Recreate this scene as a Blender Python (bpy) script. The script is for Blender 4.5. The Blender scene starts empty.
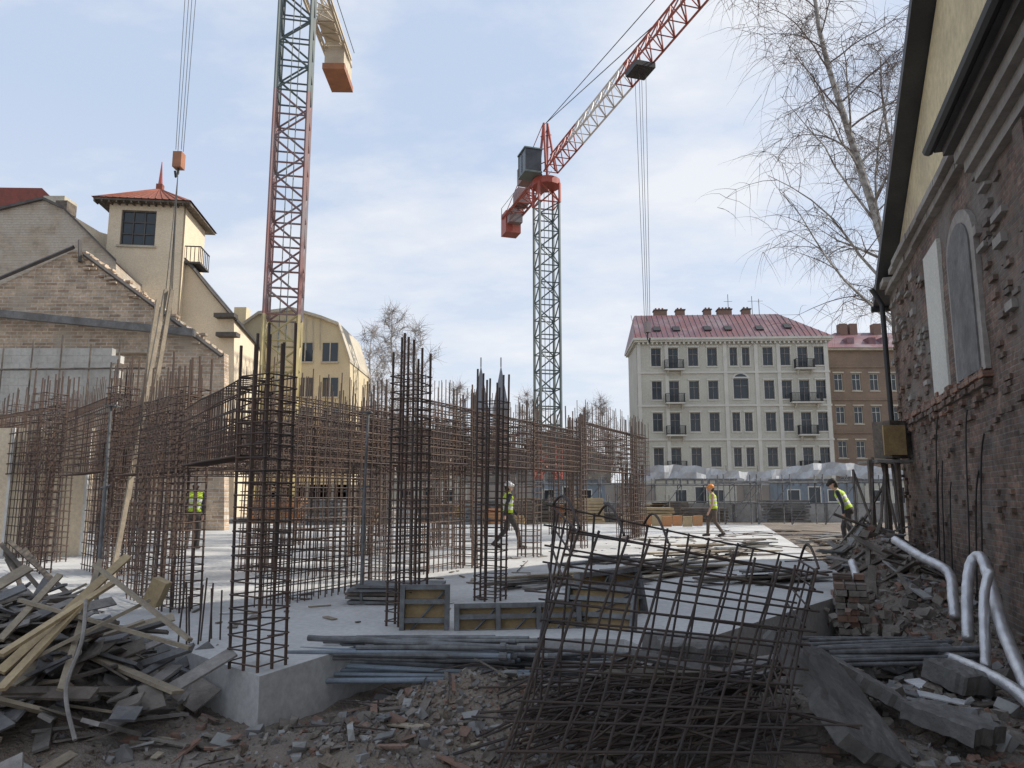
import bpy, bmesh, math, random
from mathutils import Vector, Matrix, noise
import numpy as np
random.seed(7)
R=random.random
def U(a,b): return random.uniform(a,b)
CAMZ=1.4; T=0.15; C=math.cos(math.atan(T)); F=740.0
def sight(px,py,Y):
    # survey helper: bearing + elevation measured on the photo, at a known distance Y
    v=(384-py)/F; t=(v+T)/(1-T*v); dep=Y*C*(1+T*t)
    return Vector(((px-512)/F*dep,Y,CAMZ+t*Y))
def grd(px,py,z=0.0):
    v=(384-py)/F; t=(v+T)/(1-T*v)
    return sight(px,py,(z-CAMZ)/t)
# ------------------------------------------------------------------ materials
MATS={}
def nt(name):
    m=bpy.data.materials.new(name); m.use_nodes=True
    MATS[name]=m
    return m,m.node_tree.nodes,m.node_tree.links,m.node_tree.nodes['Principled BSDF']
def mixc(N,L,fac,a,b,mode='MIX'):
    n=N.new('ShaderNodeMix'); n.data_type='RGBA'; n.blend_type=mode
    for s,v in ((n.inputs[0],fac),(n.inputs[6],a),(n.inputs[7],b)):
        if hasattr(v,'is_linked'): L.new(v,s)
        elif isinstance(v,(tuple,list)): s.default_value=(*v[:3],1)
        else: s.default_value=v
    return n.outputs[2]
def ramp(N,L,src,p0,p1,inv=False):
    n=N.new('ShaderNodeMapRange'); n.inputs[1].default_value=p0; n.inputs[2].default_value=p1
    if inv: n.inputs[3].default_value=1; n.inputs[4].default_value=0
    L.new(src,n.inputs[0]); return n.outputs[0]
def noiz(N,L,vec,scale,detail=6,rough=.6):
    n=N.new('ShaderNodeTexNoise'); n.inputs['Scale'].default_value=scale; n.inputs['Detail'].default_value=detail
    n.inputs['Roughness'].default_value=rough; L.new(vec,n.inputs['Vector']); return n.outputs[0]
def mat(name,c1,c2=None,scale=2.,rough=.85,bump=.3,metal=0,fine=25.,p=(.35,.65),dist=.02,c3=None):
    m,N,L,B=nt(name)
    tc=N.new('ShaderNodeTexCoord').outputs['Object']
    if c2 is None: c2=tuple(x*.7 for x in c1)
    B.inputs['Roughness'].default_value=rough; B.inputs['Metallic'].default_value=metal
    if not bump and not c3:
        L.new(mixc(N,L,ramp(N,L,noiz(N,L,tc,scale,3,.65),*p),c1,c2),B.inputs['Base Color'])
        return m
    a=noiz(N,L,tc,scale,3); b=noiz(N,L,tc,fine,3,.7)
    col=mixc(N,L,ramp(N,L,a,*p),c1,c2)
    if c3: 
        col=mixc(N,L,ramp(N,L,noiz(N,L,tc,scale*.37+.11,5,.65),.5,.68),col,c3)
    col=mixc(N,L,.35,col,mixc(N,L,ramp(N,L,b,.3,.7),(.45,.45,.45),(1.3,1.3,1.3)),'MULTIPLY')
    L.new(col,B.inputs['Base Color'])
    if bump:
        bn=N.new('ShaderNodeBump'); bn.inputs['Strength'].default_value=bump; bn.inputs['Distance'].default_value=dist
        L.new(b,bn.inputs['Height']); L.new(bn.outputs[0],B.inputs['Normal'])
    return m
def brick(name,c1,c2,mortar,d=(1,0),patch=(.35,.33,.3),pp=(.55,.62),sz=.26,rough=.95,vs=.8,ms=.01):
    m,N,L,B=nt(name)
    tc=N.new('ShaderNodeTexCoord').outputs['Object']
    dp=N.new('ShaderNodeVectorMath'); dp.operation='DOT_PRODUCT'; L.new(tc,dp.inputs[0]); dp.inputs[1].default_value=(d[0],d[1],0)
    sp=N.new('ShaderNodeSeparateXYZ'); L.new(tc,sp.inputs[0])
    cb=N.new('ShaderNodeCombineXYZ'); L.new(dp.outputs['Value'],cb.inputs[0]); L.new(sp.outputs[2],cb.inputs[1])
    br=N.new('ShaderNodeTexBrick'); L.new(cb.outputs[0],br.inputs['Vector'])
    br.inputs['Scale'].default_value=1; br.inputs['Brick Width'].default_value=sz; br.inputs['Row Height'].default_value=sz*.3
    br.inputs['Mortar Size'].default_value=ms; br.inputs['Mortar Smooth'].default_value=.3
    br.inputs['Color1'].default_value=(*c1,1); br.inputs['Color2'].default_value=(*c2,1); br.inputs['Mortar'].default_value=(*mortar,1)
    n1=noiz(N,L,tc,.55,8,.68); n2=noiz(N,L,tc,9,6,.7); n3=noiz(N,L,tc,1.7,6,.6)
    col=mixc(N,L,vs,br.outputs[0],mixc(N,L,ramp(N,L,n2,.3,.7),(.45,.43,.42),(1.35,1.3,1.25)),'MULTIPLY')
    col=mixc(N,L,vs,col,mixc(N,L,ramp(N,L,n3,.35,.65),(.55,.55,.55),(1.25,1.2,1.15)),'MULTIPLY')
    col=mixc(N,L,ramp(N,L,n1,*pp),col,mixc(N,L,ramp(N,L,n2,.3,.7),patch,tuple(x*.65 for x in patch)))
    L.new(col,B.inputs['Base Color']); B.inputs['Roughness'].default_value=rough
    h=mixc(N,L,.5,br.outputs['Fac'],n2,'SUBTRACT')
    bn=N.new('ShaderNodeBump'); bn.invert=True; bn.inputs['Strength'].default_value=.8; bn.inputs['Distance'].default_value=.03
    L.new(h,bn.inputs['Height']); L.new(bn.outputs[0],B.inputs['Normal'])
    return m
mat('rebar',(.075,.06,.055),(.12,.075,.055),2.5,.8,0,.15)
mat('rebar_dark',(.05,.042,.04),(.085,.06,.048),2,.8,0,.15)
mat('concrete_slab',(.57,.565,.55),(.45,.445,.435),.45,.8,.15,fine=14,c3=(.34,.335,.33))
mat('concrete',(.32,.32,.31),(.22,.215,.21),1.2,.9,.4,fine=9)
mat('concrete_mid',(.2,.19,.18),(.12,.115,.108),2.5,.9,.8,fine=14,c3=(.1,.095,.09))
mat('concrete_dark',(.2,.195,.19),(.12,.115,.11),2,.9,.5,fine=12)
mat('dirt',(.22,.18,.145),(.12,.098,.08),.9,.97,1.,fine=16,dist=.05,c3=(.28,.25,.22))
mat('stone',(.27,.24,.21),(.16,.14,.122),3,.95,.6,fine=20)
mat('brick_bits',(.24,.14,.1),(.2,.15,.125),4,.95,.5,fine=25)
mat('wood_old',(.18,.15,.122),(.09,.075,.063),4,.85,.5,fine=30)
mat('wood_new',(.46,.35,.2),(.34,.26,.15),3,.75,.3,fine=30)
mat('wood_weathered',(.36,.3,.22),(.24,.2,.15),3,.8,.3,fine=30)
mat('wood_grey',(.3,.28,.26),(.17,.155,.14),3,.85,.4,fine=30)
mat('slate',(.1,.1,.105),(.17,.165,.16),5,.7,.4)
mat('steel_pipe',(.22,.225,.23),(.1,.1,.1),5,.6,.1,.3)
mat('foil',(.72,.72,.73),(.5,.5,.51),9,.38,.5,.6,fine=18)
mat('panel_ply',(.4,.28,.13),(.26,.18,.09),4,.6,.2)
mat('panel_steel',(.2,.21,.22),(.12,.12,.12),6,.6,.2,.3)
mat('cream',(.76,.65,.48),(.68,.57,.42),.6,.9,.15,fine=12)
mat('cream_dull',(.55,.5,.4),(.45,.4,.32),.8,.9,.3,fine=10,c3=(.4,.36,.3))
mat('cream_gable',(.68,.58,.36),(.58,.48,.3),.8,.9,.4,fine=7,c3=(.44,.37,.26))
mat('yellow_wall',(.64,.55,.37),(.57,.48,.32),.5,.9,.15,fine=12)
mat('offwhite',(.52,.51,.44),(.45,.44,.38),.35,.85,.1,fine=8)
mat('offwhite_trim',(.63,.62,.56),(.55,.54,.49),.8,.85,.1)
mat('block_dull',(.55,.53,.49),(.47,.45,.41),1.,.9,.3,fine=8,c3=(.38,.36,.32))
mat('white_block',(.7,.69,.66),(.6,.59,.56),1.5,.85,.3,fine=8)
mat('ochre_wall',(.26,.19,.14),(.2,.148,.112),.5,.9,.2,fine=6)
mat('plaster_grey',(.36,.33,.3),(.25,.23,.21),1,.95,.5,fine=9,c3=(.2,.17,.15))
mat('roof_metal_red',(.21,.085,.085),(.16,.085,.105),.5,.5,.1,.1,fine=4,c3=(.25,.19,.2))
mat('roof_tile',(.3,.105,.07),(.22,.085,.06),2,.95,.4,fine=8)
mat('roof_tile_red',(.27,.08,.06),(.2,.07,.055),2,.85,.4,fine=8)
mat('roof_dark',(.035,.036,.04),(.06,.06,.06),1,.6,.2)
mat('trim_dark',(.07,.06,.058),(.11,.1,.09),2,.7,.2)
mat('iron',(.02,.02,.022),(.03,.03,.03),2,.5,0)
mat('crane_red',(.36,.07,.05),(.27,.08,.06),.8,.5,0)
mat('crane_grey',(.12,.155,.155),(.09,.115,.115),.7,.5,0)
mat('crane_white',(.62,.6,.58),(.5,.47,.45),.7,.5,0)
mat('crane_yellow',(.45,.37,.17),(.34,.28,.14),.8,.5,0)
mat('crane_brown',(.24,.1,.09),(.22,.2,.21),.3,.6,0)
mat('ballast',(.62,.55,.43),(.5,.43,.33),.8,.8,.1)
mat('cab',(.03,.035,.04),(.05,.05,.06),1,.25,0)
mat('cable',(.04,.04,.04),None,1,.6,0)
mat('hook_orange',(.38,.16,.08),None,1,.5,0)
mat('tarp_white',(.58,.59,.6),(.44,.45,.47),.5,.6,.3,fine=3)
mat('orange_mesh',(.5,.2,.08),(.4,.24,.12),2,.8,.2)
mat('bluegrey',(.22,.27,.33),(.16,.18,.2),1,.6,.1)
mat('bark_white',(.42,.4,.37),(.13,.115,.1),3,.9,.3,fine=8)
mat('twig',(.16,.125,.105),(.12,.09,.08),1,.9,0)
mat('twig_far',(.36,.33,.31),(.28,.26,.25),1,.9,0)  # paler than the near twigs: distance haze put into the colour
mat('church',(.2,.21,.23),(.17,.18,.2),.2,.8,0)
mat('skin',(.5,.3,.22),(.45,.26,.19),6,.5,0)
mat('hivis',(.5,.68,.04),(.42,.6,.04),5,.7,.2)
mat('hivis_stripe',(.7,.7,.7),(.6,.6,.6),5,.4,0)
mat('trousers',(.055,.05,.05),(.08,.07,.065),6,.9,.3)
mat('trousers_brown',(.13,.1,.08),(.09,.07,.055),6,.9,.3)
mat('jacket_dark',(.035,.04,.055),(.05,.05,.06),6,.9,.3)
mat('boots',(.04,.03,.025),None,6,.7,0)
mat('helmet_white',(.75,.75,.73),None,6,.35,0)
mat('helmet_orange',(.75,.25,.03),None,6,.35,0)
mat('hair',(.03,.02,.015),None,6,.7,0)
mat('plastic_white',(.6,.6,.6),(.48,.48,.48),6,.5,.2)
mat('far_wall',(.36,.33,.3),(.28,.26,.24),.2,.9,0)  # lightened base colour stands in for haze over the distance
DW=(.332,.943)
brick('brick_wall_r',(.22,.15,.118),(.12,.09,.078),(.21,.19,.17),DW,(.225,.2,.178),(.5,.64),.26,.95,1.)
brick('brick_belt',(.3,.17,.12),(.23,.14,.105),(.25,.22,.2),DW,(.3,.2,.15),(.6,.65))
brick('brick_beige',(.56,.44,.32),(.36,.26,.185),(.58,.53,.46),(1,0),(.5,.43,.34),(.55,.7),.5,.95,.6,.025)
brick('brick_beige2',(.46,.4,.32),(.38,.32,.25),(.44,.4,.36),(1,0),(.54,.48,.4),(.42,.55),.5,.95,.5)
m,N,L,B=nt('glass'); B.inputs['Base Color'].default_value=(.03,.04,.05,1); B.inputs['Roughness'].default_value=.07
m,N,L,B=nt('eye'); B.inputs['Base Color'].default_value=(.02,.015,.01,1); B.inputs['Roughness'].default_value=.2
# ------------------------------------------------------------------ mesh builder
class MB:
    def __init__(s): s.v=[];s.f=[];s.m=[];s.names=[];s.M=None
    def mi(s,n):
        if n not in s.names: s.names.append(n)
        return s.names.index(n)
    def add(s,vs,fs,mt):
        o=len(s.v); i=s.mi(mt)
        if s.M is not None: vs=[s.M@Vector(v) for v in vs]
        s.v.extend([tuple(v) for v in vs])
        for f in fs: s.f.append([o+k for k in f]); s.m.append(i)
    def box(s,c,d,mt,rot=None):
        x,y,z=d[0]/2,d[1]/2,d[2]/2; c=Vector(c)
        vs=[Vector((a*x,b*y,e*z)) for a in(-1,1) for b in(-1,1) for e in(-1,1)]
        if rot is not None: vs=[rot@v for v in vs]
        s.add([c+v for v in vs],[(0,1,3,2),(4,6,7,5),(0,4,5,1),(2,3,7,6),(0,2,6,4),(1,5,7,3)],mt)
    def b2(s,a,b,mt): s.box([(a[i]+b[i])/2 for i in range(3)],[abs(b[i]-a[i]) for i in range(3)],mt)
    def bar(s,p,q,r,mt,n=4,r2=None,cap=False):
        p=Vector(p);q=Vector(q);d=q-p
        if d.length<1e-5:return
        d.normalize(); a=d.orthogonal().normalized(); b=d.cross(a); r2=r if r2 is None else r2
        vs=[]
        for c,rr in((p,r),(q,r2)):
            for k in range(n):
                t=2*math.pi*(k+.5)/n; vs.append(c+(a*math.cos(t)+b*math.sin(t))*rr)
        fs=[(k,(k+1)%n,n+(k+1)%n,n+k) for k in range(n)]
        if cap: fs+= [tuple(range(n))[::-1],tuple(range(n,2*n))]
        s.add(vs,fs,mt)
    def tube(s,pts,r,mt,n=8,cap=True):
        pts=[Vector(p) for p in pts]; vs=[]; up=None
        rr=r if isinstance(r,(list,tuple)) else [r]*len(pts)
        for i,p in enumerate(pts):
            t=(pts[min(i+1,len(pts)-1)]-pts[max(i-1,0)]).normalized()
            a=t.orthogonal().normalized() if up is None else (up-t*up.dot(t)).normalized()
            up=a; b=t.cross(a)
            for k in range(n):
                th=2*math.pi*k/n; vs.append(p+(a*math.cos(th)+b*math.sin(th))*rr[i])
        fs=[]
        for i in range(len(pts)-1):
            for k in range(n): fs.append((i*n+k,i*n+(k+1)%n,(i+1)*n+(k+1)%n,(i+1)*n+k))
        if cap: fs+=[tuple(range(n))[::-1],tuple((len(pts)-1)*n+k for k in range(n))]
        s.add(vs,fs,mt)
    def prism(s,poly,dv,mt):
        n=len(poly); dv=Vector(dv); vs=[Vector(p) for p in poly]+[Vector(p)+dv for p in poly]
        s.add(vs,[tuple(range(n)),tuple(range(n,2*n))[::-1]]+[(i,i+n,(i+1)%n+n,(i+1)%n) for i in range(n)],mt)
    def rock(s,c,sz,mt,flat=1.):
        rot=Matrix.Rotation(U(0,6.28),3,'Z')@Matrix.Rotation(U(-.6,.6) if flat<.6 else U(0,6),3,'X')@Matrix.Rotation(U(-.5,.5),3,'Y')
        c=Vector(c); vs=[]
        sx,sy,sq=sz*U(.6,1.3),sz*U(.5,1),sz*U(.4,.9)*flat
        for a in(-1,1):
            for b in(-1,1):
                for e in(-1,1): vs.append(c+rot@Vector((a*sx*U(.45,1),b*sy*U(.45,1),e*sq*U(.45,1)))*.5)
        s.add(vs,[(0,1,3,2),(4,6,7,5),(0,4,5,1),(2,3,7,6),(0,2,6,4),(1,5,7,3)],mt)
    def wall(s,W,z0,z1,ops,mt,y=0.,rev=.22,frame='offwhite_trim',gl='glass',fr=.07,mull=(1,1),x0=0.):
        xs=sorted(set([x0,x0+W]+[round(o[i],3) for o in ops for i in(0,2)])); zs=sorted(set([z0,z1]+[round(o[i],3) for o in ops for i in(1,3)]))
        for i in range(len(xs)-1):
            for j in range(len(zs)-1):
                cx=(xs[i]+xs[i+1])/2; cz=(zs[j]+zs[j+1])/2
                if any(o[0]<cx<o[2] and o[1]<cz<o[3] for o in ops): continue
                s.add([(xs[i],y,zs[j]),(xs[i+1],y,zs[j]),(xs[i+1],y,zs[j+1]),(xs[i],y,zs[j+1])],[(0,1,2,3)],mt)
        for o in ops:
            a,b,c,d=o[:4]; yy=y+rev
            s.add([(a,y,b),(c,y,b),(c,y,d),(a,y,d),(a,yy,b),(c,yy,b),(c,yy,d),(a,yy,d)],[(0,1,5,4),(1,2,6,5),(2,3,7,6),(3,0,4,7)],mt)
            s.add([(a,yy-.02,b),(c,yy-.02,b),(c,yy-.02,d),(a,yy-.02,d)],[(0,1,2,3)],gl)
            yb,ya=yy-.04,yy-.1
            s.b2((a,ya,b),(a+fr,yb,d),frame); s.b2((c-fr,ya,b),(c,yb,d),frame)
            s.b2((a+fr,ya,b),(c-fr,yb,b+fr),frame); s.b2((a+fr,ya,d-fr),(c-fr,yb,d),frame)
            for k in range(mull[0]):
                x=a+(c-a)*(k+1)/(mull[0]+1); s.b2((x-fr*.4,ya+.01,b+fr),(x+fr*.4,yb-.003,d-fr),frame)
            for k in range(mull[1]):
                z=b+(d-b)*((k+1)/(mull[1]+1) if mull[1]>1 else .66); s.b2((a+fr,ya+.02,z-fr*.4),(c-fr,yb-.006,z+fr*.4),frame)
    def build(s,name,split=None,smooth=False):
        def mk(nm,vs,fs,ms,names):
            me=bpy.data.meshes.new(nm); me.from_pydata(vs,[],fs)
            for n in names: me.materials.append(MATS[n])
            me.polygons.foreach_set('material_index',ms)
            if smooth: me.polygons.foreach_set('use_smooth',[True]*len(fs))
            me.update(); ob=bpy.data.objects.new(nm,me); bpy.context.scene.collection.objects.link(ob); return ob
        if not split: return mk(name,s.v,s.f,s.m,s.names)
        e=bpy.data.objects.new(name,None); bpy.context.scene.collection.objects.link(e)
        groups={}
        for f,mi in zip(s.f,s.m): groups.setdefault(split.get(s.names[mi],s.names[mi]),[]).append((f,mi))
        for g,l in groups.items():
            used={};vs=[];fs=[];ms=[];nm=[]
            for f,mi in l:
                ff=[]
                for k in f:
                    if k not in used: used[k]=len(vs); vs.append(s.v[k])
                    ff.append(used[k])
                fs.append(ff)
                if s.names[mi] not in nm: nm.append(s.names[mi])
                ms.append(nm.index(s.names[mi]))
            o=mk(g,vs,fs,ms,nm); o.parent=e
        return e
def frameM(o,dx,z=0):
    dx=Vector((dx[0],dx[1],0)).normalized(); dy=Vector((-dx.y,dx.x,0))
    return Matrix(((dx.x,dy.x,0,o[0]),(dx.y,dy.y,0,o[1]),(0,0,1,z),(0,0,0,1)))
# ------------------------------------------------------------------ ground
def gz(x,y):
    d=math.hypot(x,y-6)
    z=-.47
    if y>38: z=-.47+min(1,(y-38)/20)*.4
    def g(cx,cy,sx,sy,h): return h*math.exp(-((x-cx)/sx)**2-((y-cy)/sy)**2)
    z+=g(-.3,6.5,.75,.6,.36)+g(-1.0,5.5,.8,.5,.2)+g(-4.2,6.3,1.2,1.1,.62)+g(-5.6,7.5,1.6,1.5,.5)
    s=(x-3.0-.352*y)
    if 5<y<24: z+=min(1,max(0,(y-8)/4))*.35*math.exp(-((s+.6)/.8)**2)+ (.95*math.exp(-((s+1.2)/.75)**2-((y-15.5)/3.)**2))
    z+=g(2.4,6.4,1.0,1.2,.12)
    if d<30: z+=noise.noise(Vector((x*.8,y*.8,0)))*.08+noise.noise(Vector((x*2.7,y*2.7,3)))*.06+noise.noise(Vector((x*8,y*8,3)))*.035
    return z
def axis(lo,hi,c,dense,step):
    a=[];x=c
    while x<hi: a.append(x); x+=step if abs(x-c)<dense else step*(1+ (abs(x-c)-dense)*.25)
    a.append(hi); b=[];x=c-step
    while x>lo: b.append(x); x-=step if abs(x-c)<dense else step*(1+(abs(x-c)-dense)*.25)
    b.append(lo); return b[::-1]+a
xs=axis(-900,900,.5,6,.07); ys=axis(-60,1500,7.5,4.5,.07)
g=MB(); vs=[(x,y,gz(x,y)) for y in ys for x in xs]; n=len(xs)
g.add(vs,[(j*n+i,j*n+i+1,(j+1)*n+i+1,(j+1)*n+i) for j in range(len(ys)-1) for i in range(n-1)],'dirt')
g.build('ground',smooth=True)
A0=Vector((-2.05,6.35,0)); u=Vector((.45,.893,0)); w=Vector((-.893,.45,0))
def gp(a,b,z=0): return A0+u*a+w*b+Vector((0,0,z))
sl=MB()
poly=[(-1.97,6.05),(-1.25,7.75),(1.1,7.55),(1.35,6.95),(5.2,11.4),(6.6,16),(8.2,22),(12,36),(-30,40),(-30,26),(-14,16.5),(-3.43,7.45)]
sl.prism([(x,y,-.48) for x,y in poly],(0,0,.48),'concrete_slab')
sl.build('concrete_floor_slab')
# ------------------------------------------------------------------ rebar
def jit(v,a): return v+Vector((U(-a,a),U(-a,a),U(-a*.3,a*.3)))
def col(mb,c,h,sz=.3,step=.12,rl=.0105,rs=.0055,k=3,st=.35):
    c=Vector(c); lean=Vector((U(-.02,.02),U(-.02,.02),0))
    pts=[]
    for i in range(k):
        for j in range(k):
            if i in(0,k-1) or j in(0,k-1):
                pts.append(u*(i/(k-1)-.5)*sz+w*(j/(k-1)-.5)*sz)
    for p in pts:
        hh=h+U(.4,1.)*st
        b=c+p; mb.bar(b,jit(b+lean*h+Vector((0,0,hh)),.02),rl,'rebar')
    z=.06
    cr=[(-.5,-.5),(.5,-.5),(.5,.5),(-.5,.5)]
    while z<h:
        q=[c+lean*z+(u*a+w*b)*(sz+.03)+Vector((0,0,z+U(-.012,.012))) for a,b in cr]
        for i in range(4): mb.bar(q[i],q[(i+1)%4],rs,'rebar')
        z+=step*U(.85,1.15)
def beam(mb,p,q,z0,z1,wd=.25,st=.16,rl=.010,rs=.0055,nh=4,starter=0.):
    p=Vector(p);q=Vector(q);d=(q-p);Ln=d.length;d.normalize();s=Vector((-d.y,d.x,0))*wd/2
    for i in range(nh):
        z=z0+(z1-z0)*i/(nh-1)
        for sg in(-1,1):
            sag=[p+d*Ln*t+s*sg+Vector((0,0,z+U(-.015,.015))) for t in(0,.33,.66,1)]
            for k in range(3): mb.bar(sag[k],sag[k+1],rl,'rebar')
    x=.05
    while x<Ln:
        e=Vector((0,0,starter*U(.5,1) if starter and R()<.7 else 0))
        a=p+d*x+s;b=p+d*x-s; t=d*U(-.02,.02)
        A=a+Vector((0,0,z0));B_=b+Vector((0,0,z0));C_=b+Vector((0,0,z1))+t;D=a+Vector((0,0,z1))+t
        mb.bar(A,B_,rs,'rebar');mb.bar(B_,C_+e,rs,'rebar');mb.bar(C_,D,rs,'rebar');mb.bar(D+e,A,rs,'rebar')
        x+=st*U(.85,1.15)
def mesh_wall(mb,p,q,h,st=.17,r=.0075,wd=.2,top=.5):
    p=Vector(p);q=Vector(q);d=(q-p);Ln=d.length;d.normalize();s=Vector((-d.y,d.x,0))*wd/2
    for sg in(-1,1):
        z=.1
        while z<h:
            a=p+s*sg+Vector((0,0,z)); mb.bar(jit(a,.01),jit(a+d*Ln,.015),r,'rebar'); z+=st
        x=0
        while x<Ln:
            a=p+d*x+s*sg; mb.bar(a,jit(a+Vector((0,0,h+U(.1,1)*top)),.03),r*1.15,'rebar'); x+=st
cols=[(0,.05,2.45),(2.2,.1,2.75),(4.3,.2,2.7),(1.8,3.15,2.8),(3.1,6.4,3.2),(5.15,11.2,3.6),(4.6,15.5,3.6),(2.6,4.9,2.8),
 (5.4,2.9,2.9),(8.2,2.8,3.1),(11,2.8,3.2),(14,2.8,3.3),(17.3,4.2,3.5),(18.6,2.8,3.5),(21.1,3.3,3.6),
 (6.2,6.4,3),(9.5,6.4,3.1),(13,6.4,3.2),(17,7.5,3.3),(7.5,10.4,3.1),(11.5,10.4,3.2),(9,14.5,3.8),(14,14,3.3),(8,19,4.),(12,19,3.2),(16,11,3.3),(3.6,9.2,3.3),(20,6,3.5),(22,9,3.4),(6.3,15,3.7),(4.4,7.8,2.9)]
for a,b,h in cols:
    mb=MB(); near=a<6 and b<7
    col(mb,gp(a,b),h,.31 if near else .4,.1 if near else .14,st=.5, rs=.0068 if near else .008, rl=.0138 if near else .016)
    mb.build('rebar_column')
def B(a0,b0,a1,b1,z0,z1,**k):
    mb=MB(); beam(mb,gp(a0,b0),gp(a1,b1),z0,z1,**k); mb.build('rebar_beam')
def Wl(a0,b0,a1,b1,h,**k):
    mb=MB(); mesh_wall(mb,gp(a0,b0),gp(a1,b1),h,**k); mb.build('rebar_wall_mesh')
B(.1,.3,1.7,3.,1.75,2.45,nh=6,st=.12)
B(1.9,3.3,3.1,6.3,1.7,2.7,nh=8,starter=.4,st=.13)
B(3.2,6.5,5.1,11.1,1.8,3.05,nh=8,starter=.45,rl=.012,rs=.007,st=.14)
B(5.2,11.3,6.6,19,1.9,3.3,nh=7,starter=.4,rl=.013,rs=.008,st=.14)
B(3.0,11.3,4.6,18,1.8,3.25,nh=7,starter=.4,rl=.012,rs=.008,st=.14)
B(2.2,2.75,6,2.8,1.9,2.75,nh=8,starter=.5,st=.13)
B(6.2,2.8,14,2.8,2.0,3.1,nh=9,starter=.5,rl=.012,rs=.007,st=.14)
B(14.2,2.8,21.2,3.,2.1,3.4,nh=9,starter=.7,rl=.014,rs=.009,st=.18)
B(3.3,6.4,9.4,6.4,1.9,2.8,nh=7,starter=.4,rl=.012,rs=.007,st=.14)
B(9.6,6.4,17,7.3,2,3.1,nh=7,starter=.6,rl=.014,rs=.009,st=.2)
B(7.5,10.3,16,10.8,2,3.,nh=7,starter=.6,rl=.014,rs=.009,st=.2)
B(5.2,11.2,12,11.2,1.9,2.8,nh=7,starter=.5,rl=.013,rs=.008)
B(8.2,3.0,8.2,12,2.0,2.9,nh=6,starter=.4,rl=.012,rs=.008)
B(11,3.0,11,19,2.0,3.,nh=6,starter=.5,rl=.013,rs=.009,st=.2)
B(14,3.,14,19,2.1,3.1,nh=6,starter=.5,rl=.014,rs=.009,st=.22)
B(18.6,3.,18.6,12,2.2,3.2,nh=6,starter=.5,rl=.015,rs=.01,st=.25)
B(5.4,3.1,6.2,6.3,1.9,2.8,nh=6,starter=.3,rl=.012,rs=.007)
Wl(2.4,2.45,4.6,2.5,2.75,st=.14)
Wl(1.8,3.4,2.3,4.7,2.5)
Wl(5.6,3.6,5.6,6.2,2.6,r=.009)
Wl(9,6.3,13,6.3,2.9,r=.010,st=.2)
Wl(3.9,7.4,4.6,9.2,2.5,r=.009,st=.2)
Wl(9.2,13,9.2,19,2.8,r=.011,st=.25)
Wl(7.0,14,7.0,19,2.8,r=.010,st=.2)
Wl(5.3,11.6,5.9,14.8,2.6,r=.010,st=.2)
Wl(17.8,2.9,20.8,3.,2.0,r=.011,st=.22)
Wl(6.3,2.9,8,2.9,2.4,r=.009,st=.16)
for a,b in((3.2,1.5),(1.2,3.9),(4.6,1.7),(6.9,4.8),(5.8,8.6)):
    mb=MB(); p=gp(a,b); mb.bar(p,p+Vector((0,0,1.5)),.025,'panel_steel',8); mb.bar(p+Vector((0,0,1.5)),p+Vector((U(-.03,.03),0,2.5)),.018,'steel_pipe',8)
    mb.box(p+Vector((0,0,.01)),(.14,.14,.015),'steel_pipe'); mb.box(p+Vector((0,0,2.5)),(.14,.14,.015),'steel_pipe'); mb.bar(p+Vector((-.06,0,1.48)),p+Vector((.06,0,1.52)),.012,'steel_pipe')
    mb.build('adjustable_prop')
mb=MB()
for i in range(9):
    p=gp(.3+.13*(i%5),1.25+.12*(i//5)); mb.bar(p,jit(p+Vector((0,0,U(.35,.7))),.03),.009,'rebar')
mb.build('starter_bars')
# large loose cage in the foreground
mb=MB()
cn={(0,0,1):sight(578,532,5.0),(1,0,1):sight(818,572,5.2),(0,1,1):sight(553,508,5.75),(1,1,1):sight(800,560,5.9),
    (0,0,0):sight(497,778,4.6),(1,0,0):sight(775,775,4.75),(0,1,0):sight(540,700,5.6),(1,1,0):sight(755,705,5.75)}
def tri(a,b,c):
    r=Vector((0,0,0))
    for (i,j,k),p in cn.items(): r+=p*((a if i else 1-a)*(b if j else 1-b)*(c if k else 1-c))
    return r
nu,nv=11,10
for b in(0,1):
    for i in range(nu+1):
        a=i/nu+U(-.012,.012); P=[tri(a,b,c) for c in(0,.33,.66,1.02)]
        P=[jit(p,.014) for p in P]
        for k in range(3): mb.bar(P[k],P[k+1],.0095,'rebar_dark',6)
    for j in range(nv+1):
        c=j/nv+U(-.015,.015); P=[jit(tri(a,b,c),.014) for a in(-.03,.3,.65,1.04)]
        for k in range(3): mb.bar(P[k],P[k+1],.0075,'rebar_dark',6)
for i in (0,2,4,11):
    a=i/nu
    p,q=tri(a,0,1.02),tri(a,1,1.02)
    pts=[p+(q-p)*t+Vector((0,0,.13*math.sin(math.pi*t))) for t in [x/8 for x in range(9)]]
    mb.tube(pts,.0095,'rebar_dark',6)
for e in(0,1):
    for j in range(nv+1): mb.bar(jit(tri(e,0,j/nv),.01),jit(tri(e,1,j/nv),.01),.0075,'rebar_dark',6)
    for b in(.25,.5,.75): mb.bar(tri(e,b,0),jit(tri(e,b,1.0),.01),.008,'rebar_dark',6)
mb.build('rebar_cage')
mb=MB()
for i in range(150):
    c=Vector((U(.3,1.75),U(5.0,6.2),-.33+R()*.35)); th=U(-.5,1.3); l=U(.3,.75); d=Vector((math.cos(th),math.sin(th),U(-.12,.3)))
    k=Vector((U(-.08,.08),U(-.08,.08),U(-.02,.1))); mb.tube([c-d*l,c+k,c+d*l],U(.006,.01),'rebar_dark',5)
mb.build('scrap_rebar_heap')
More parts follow.
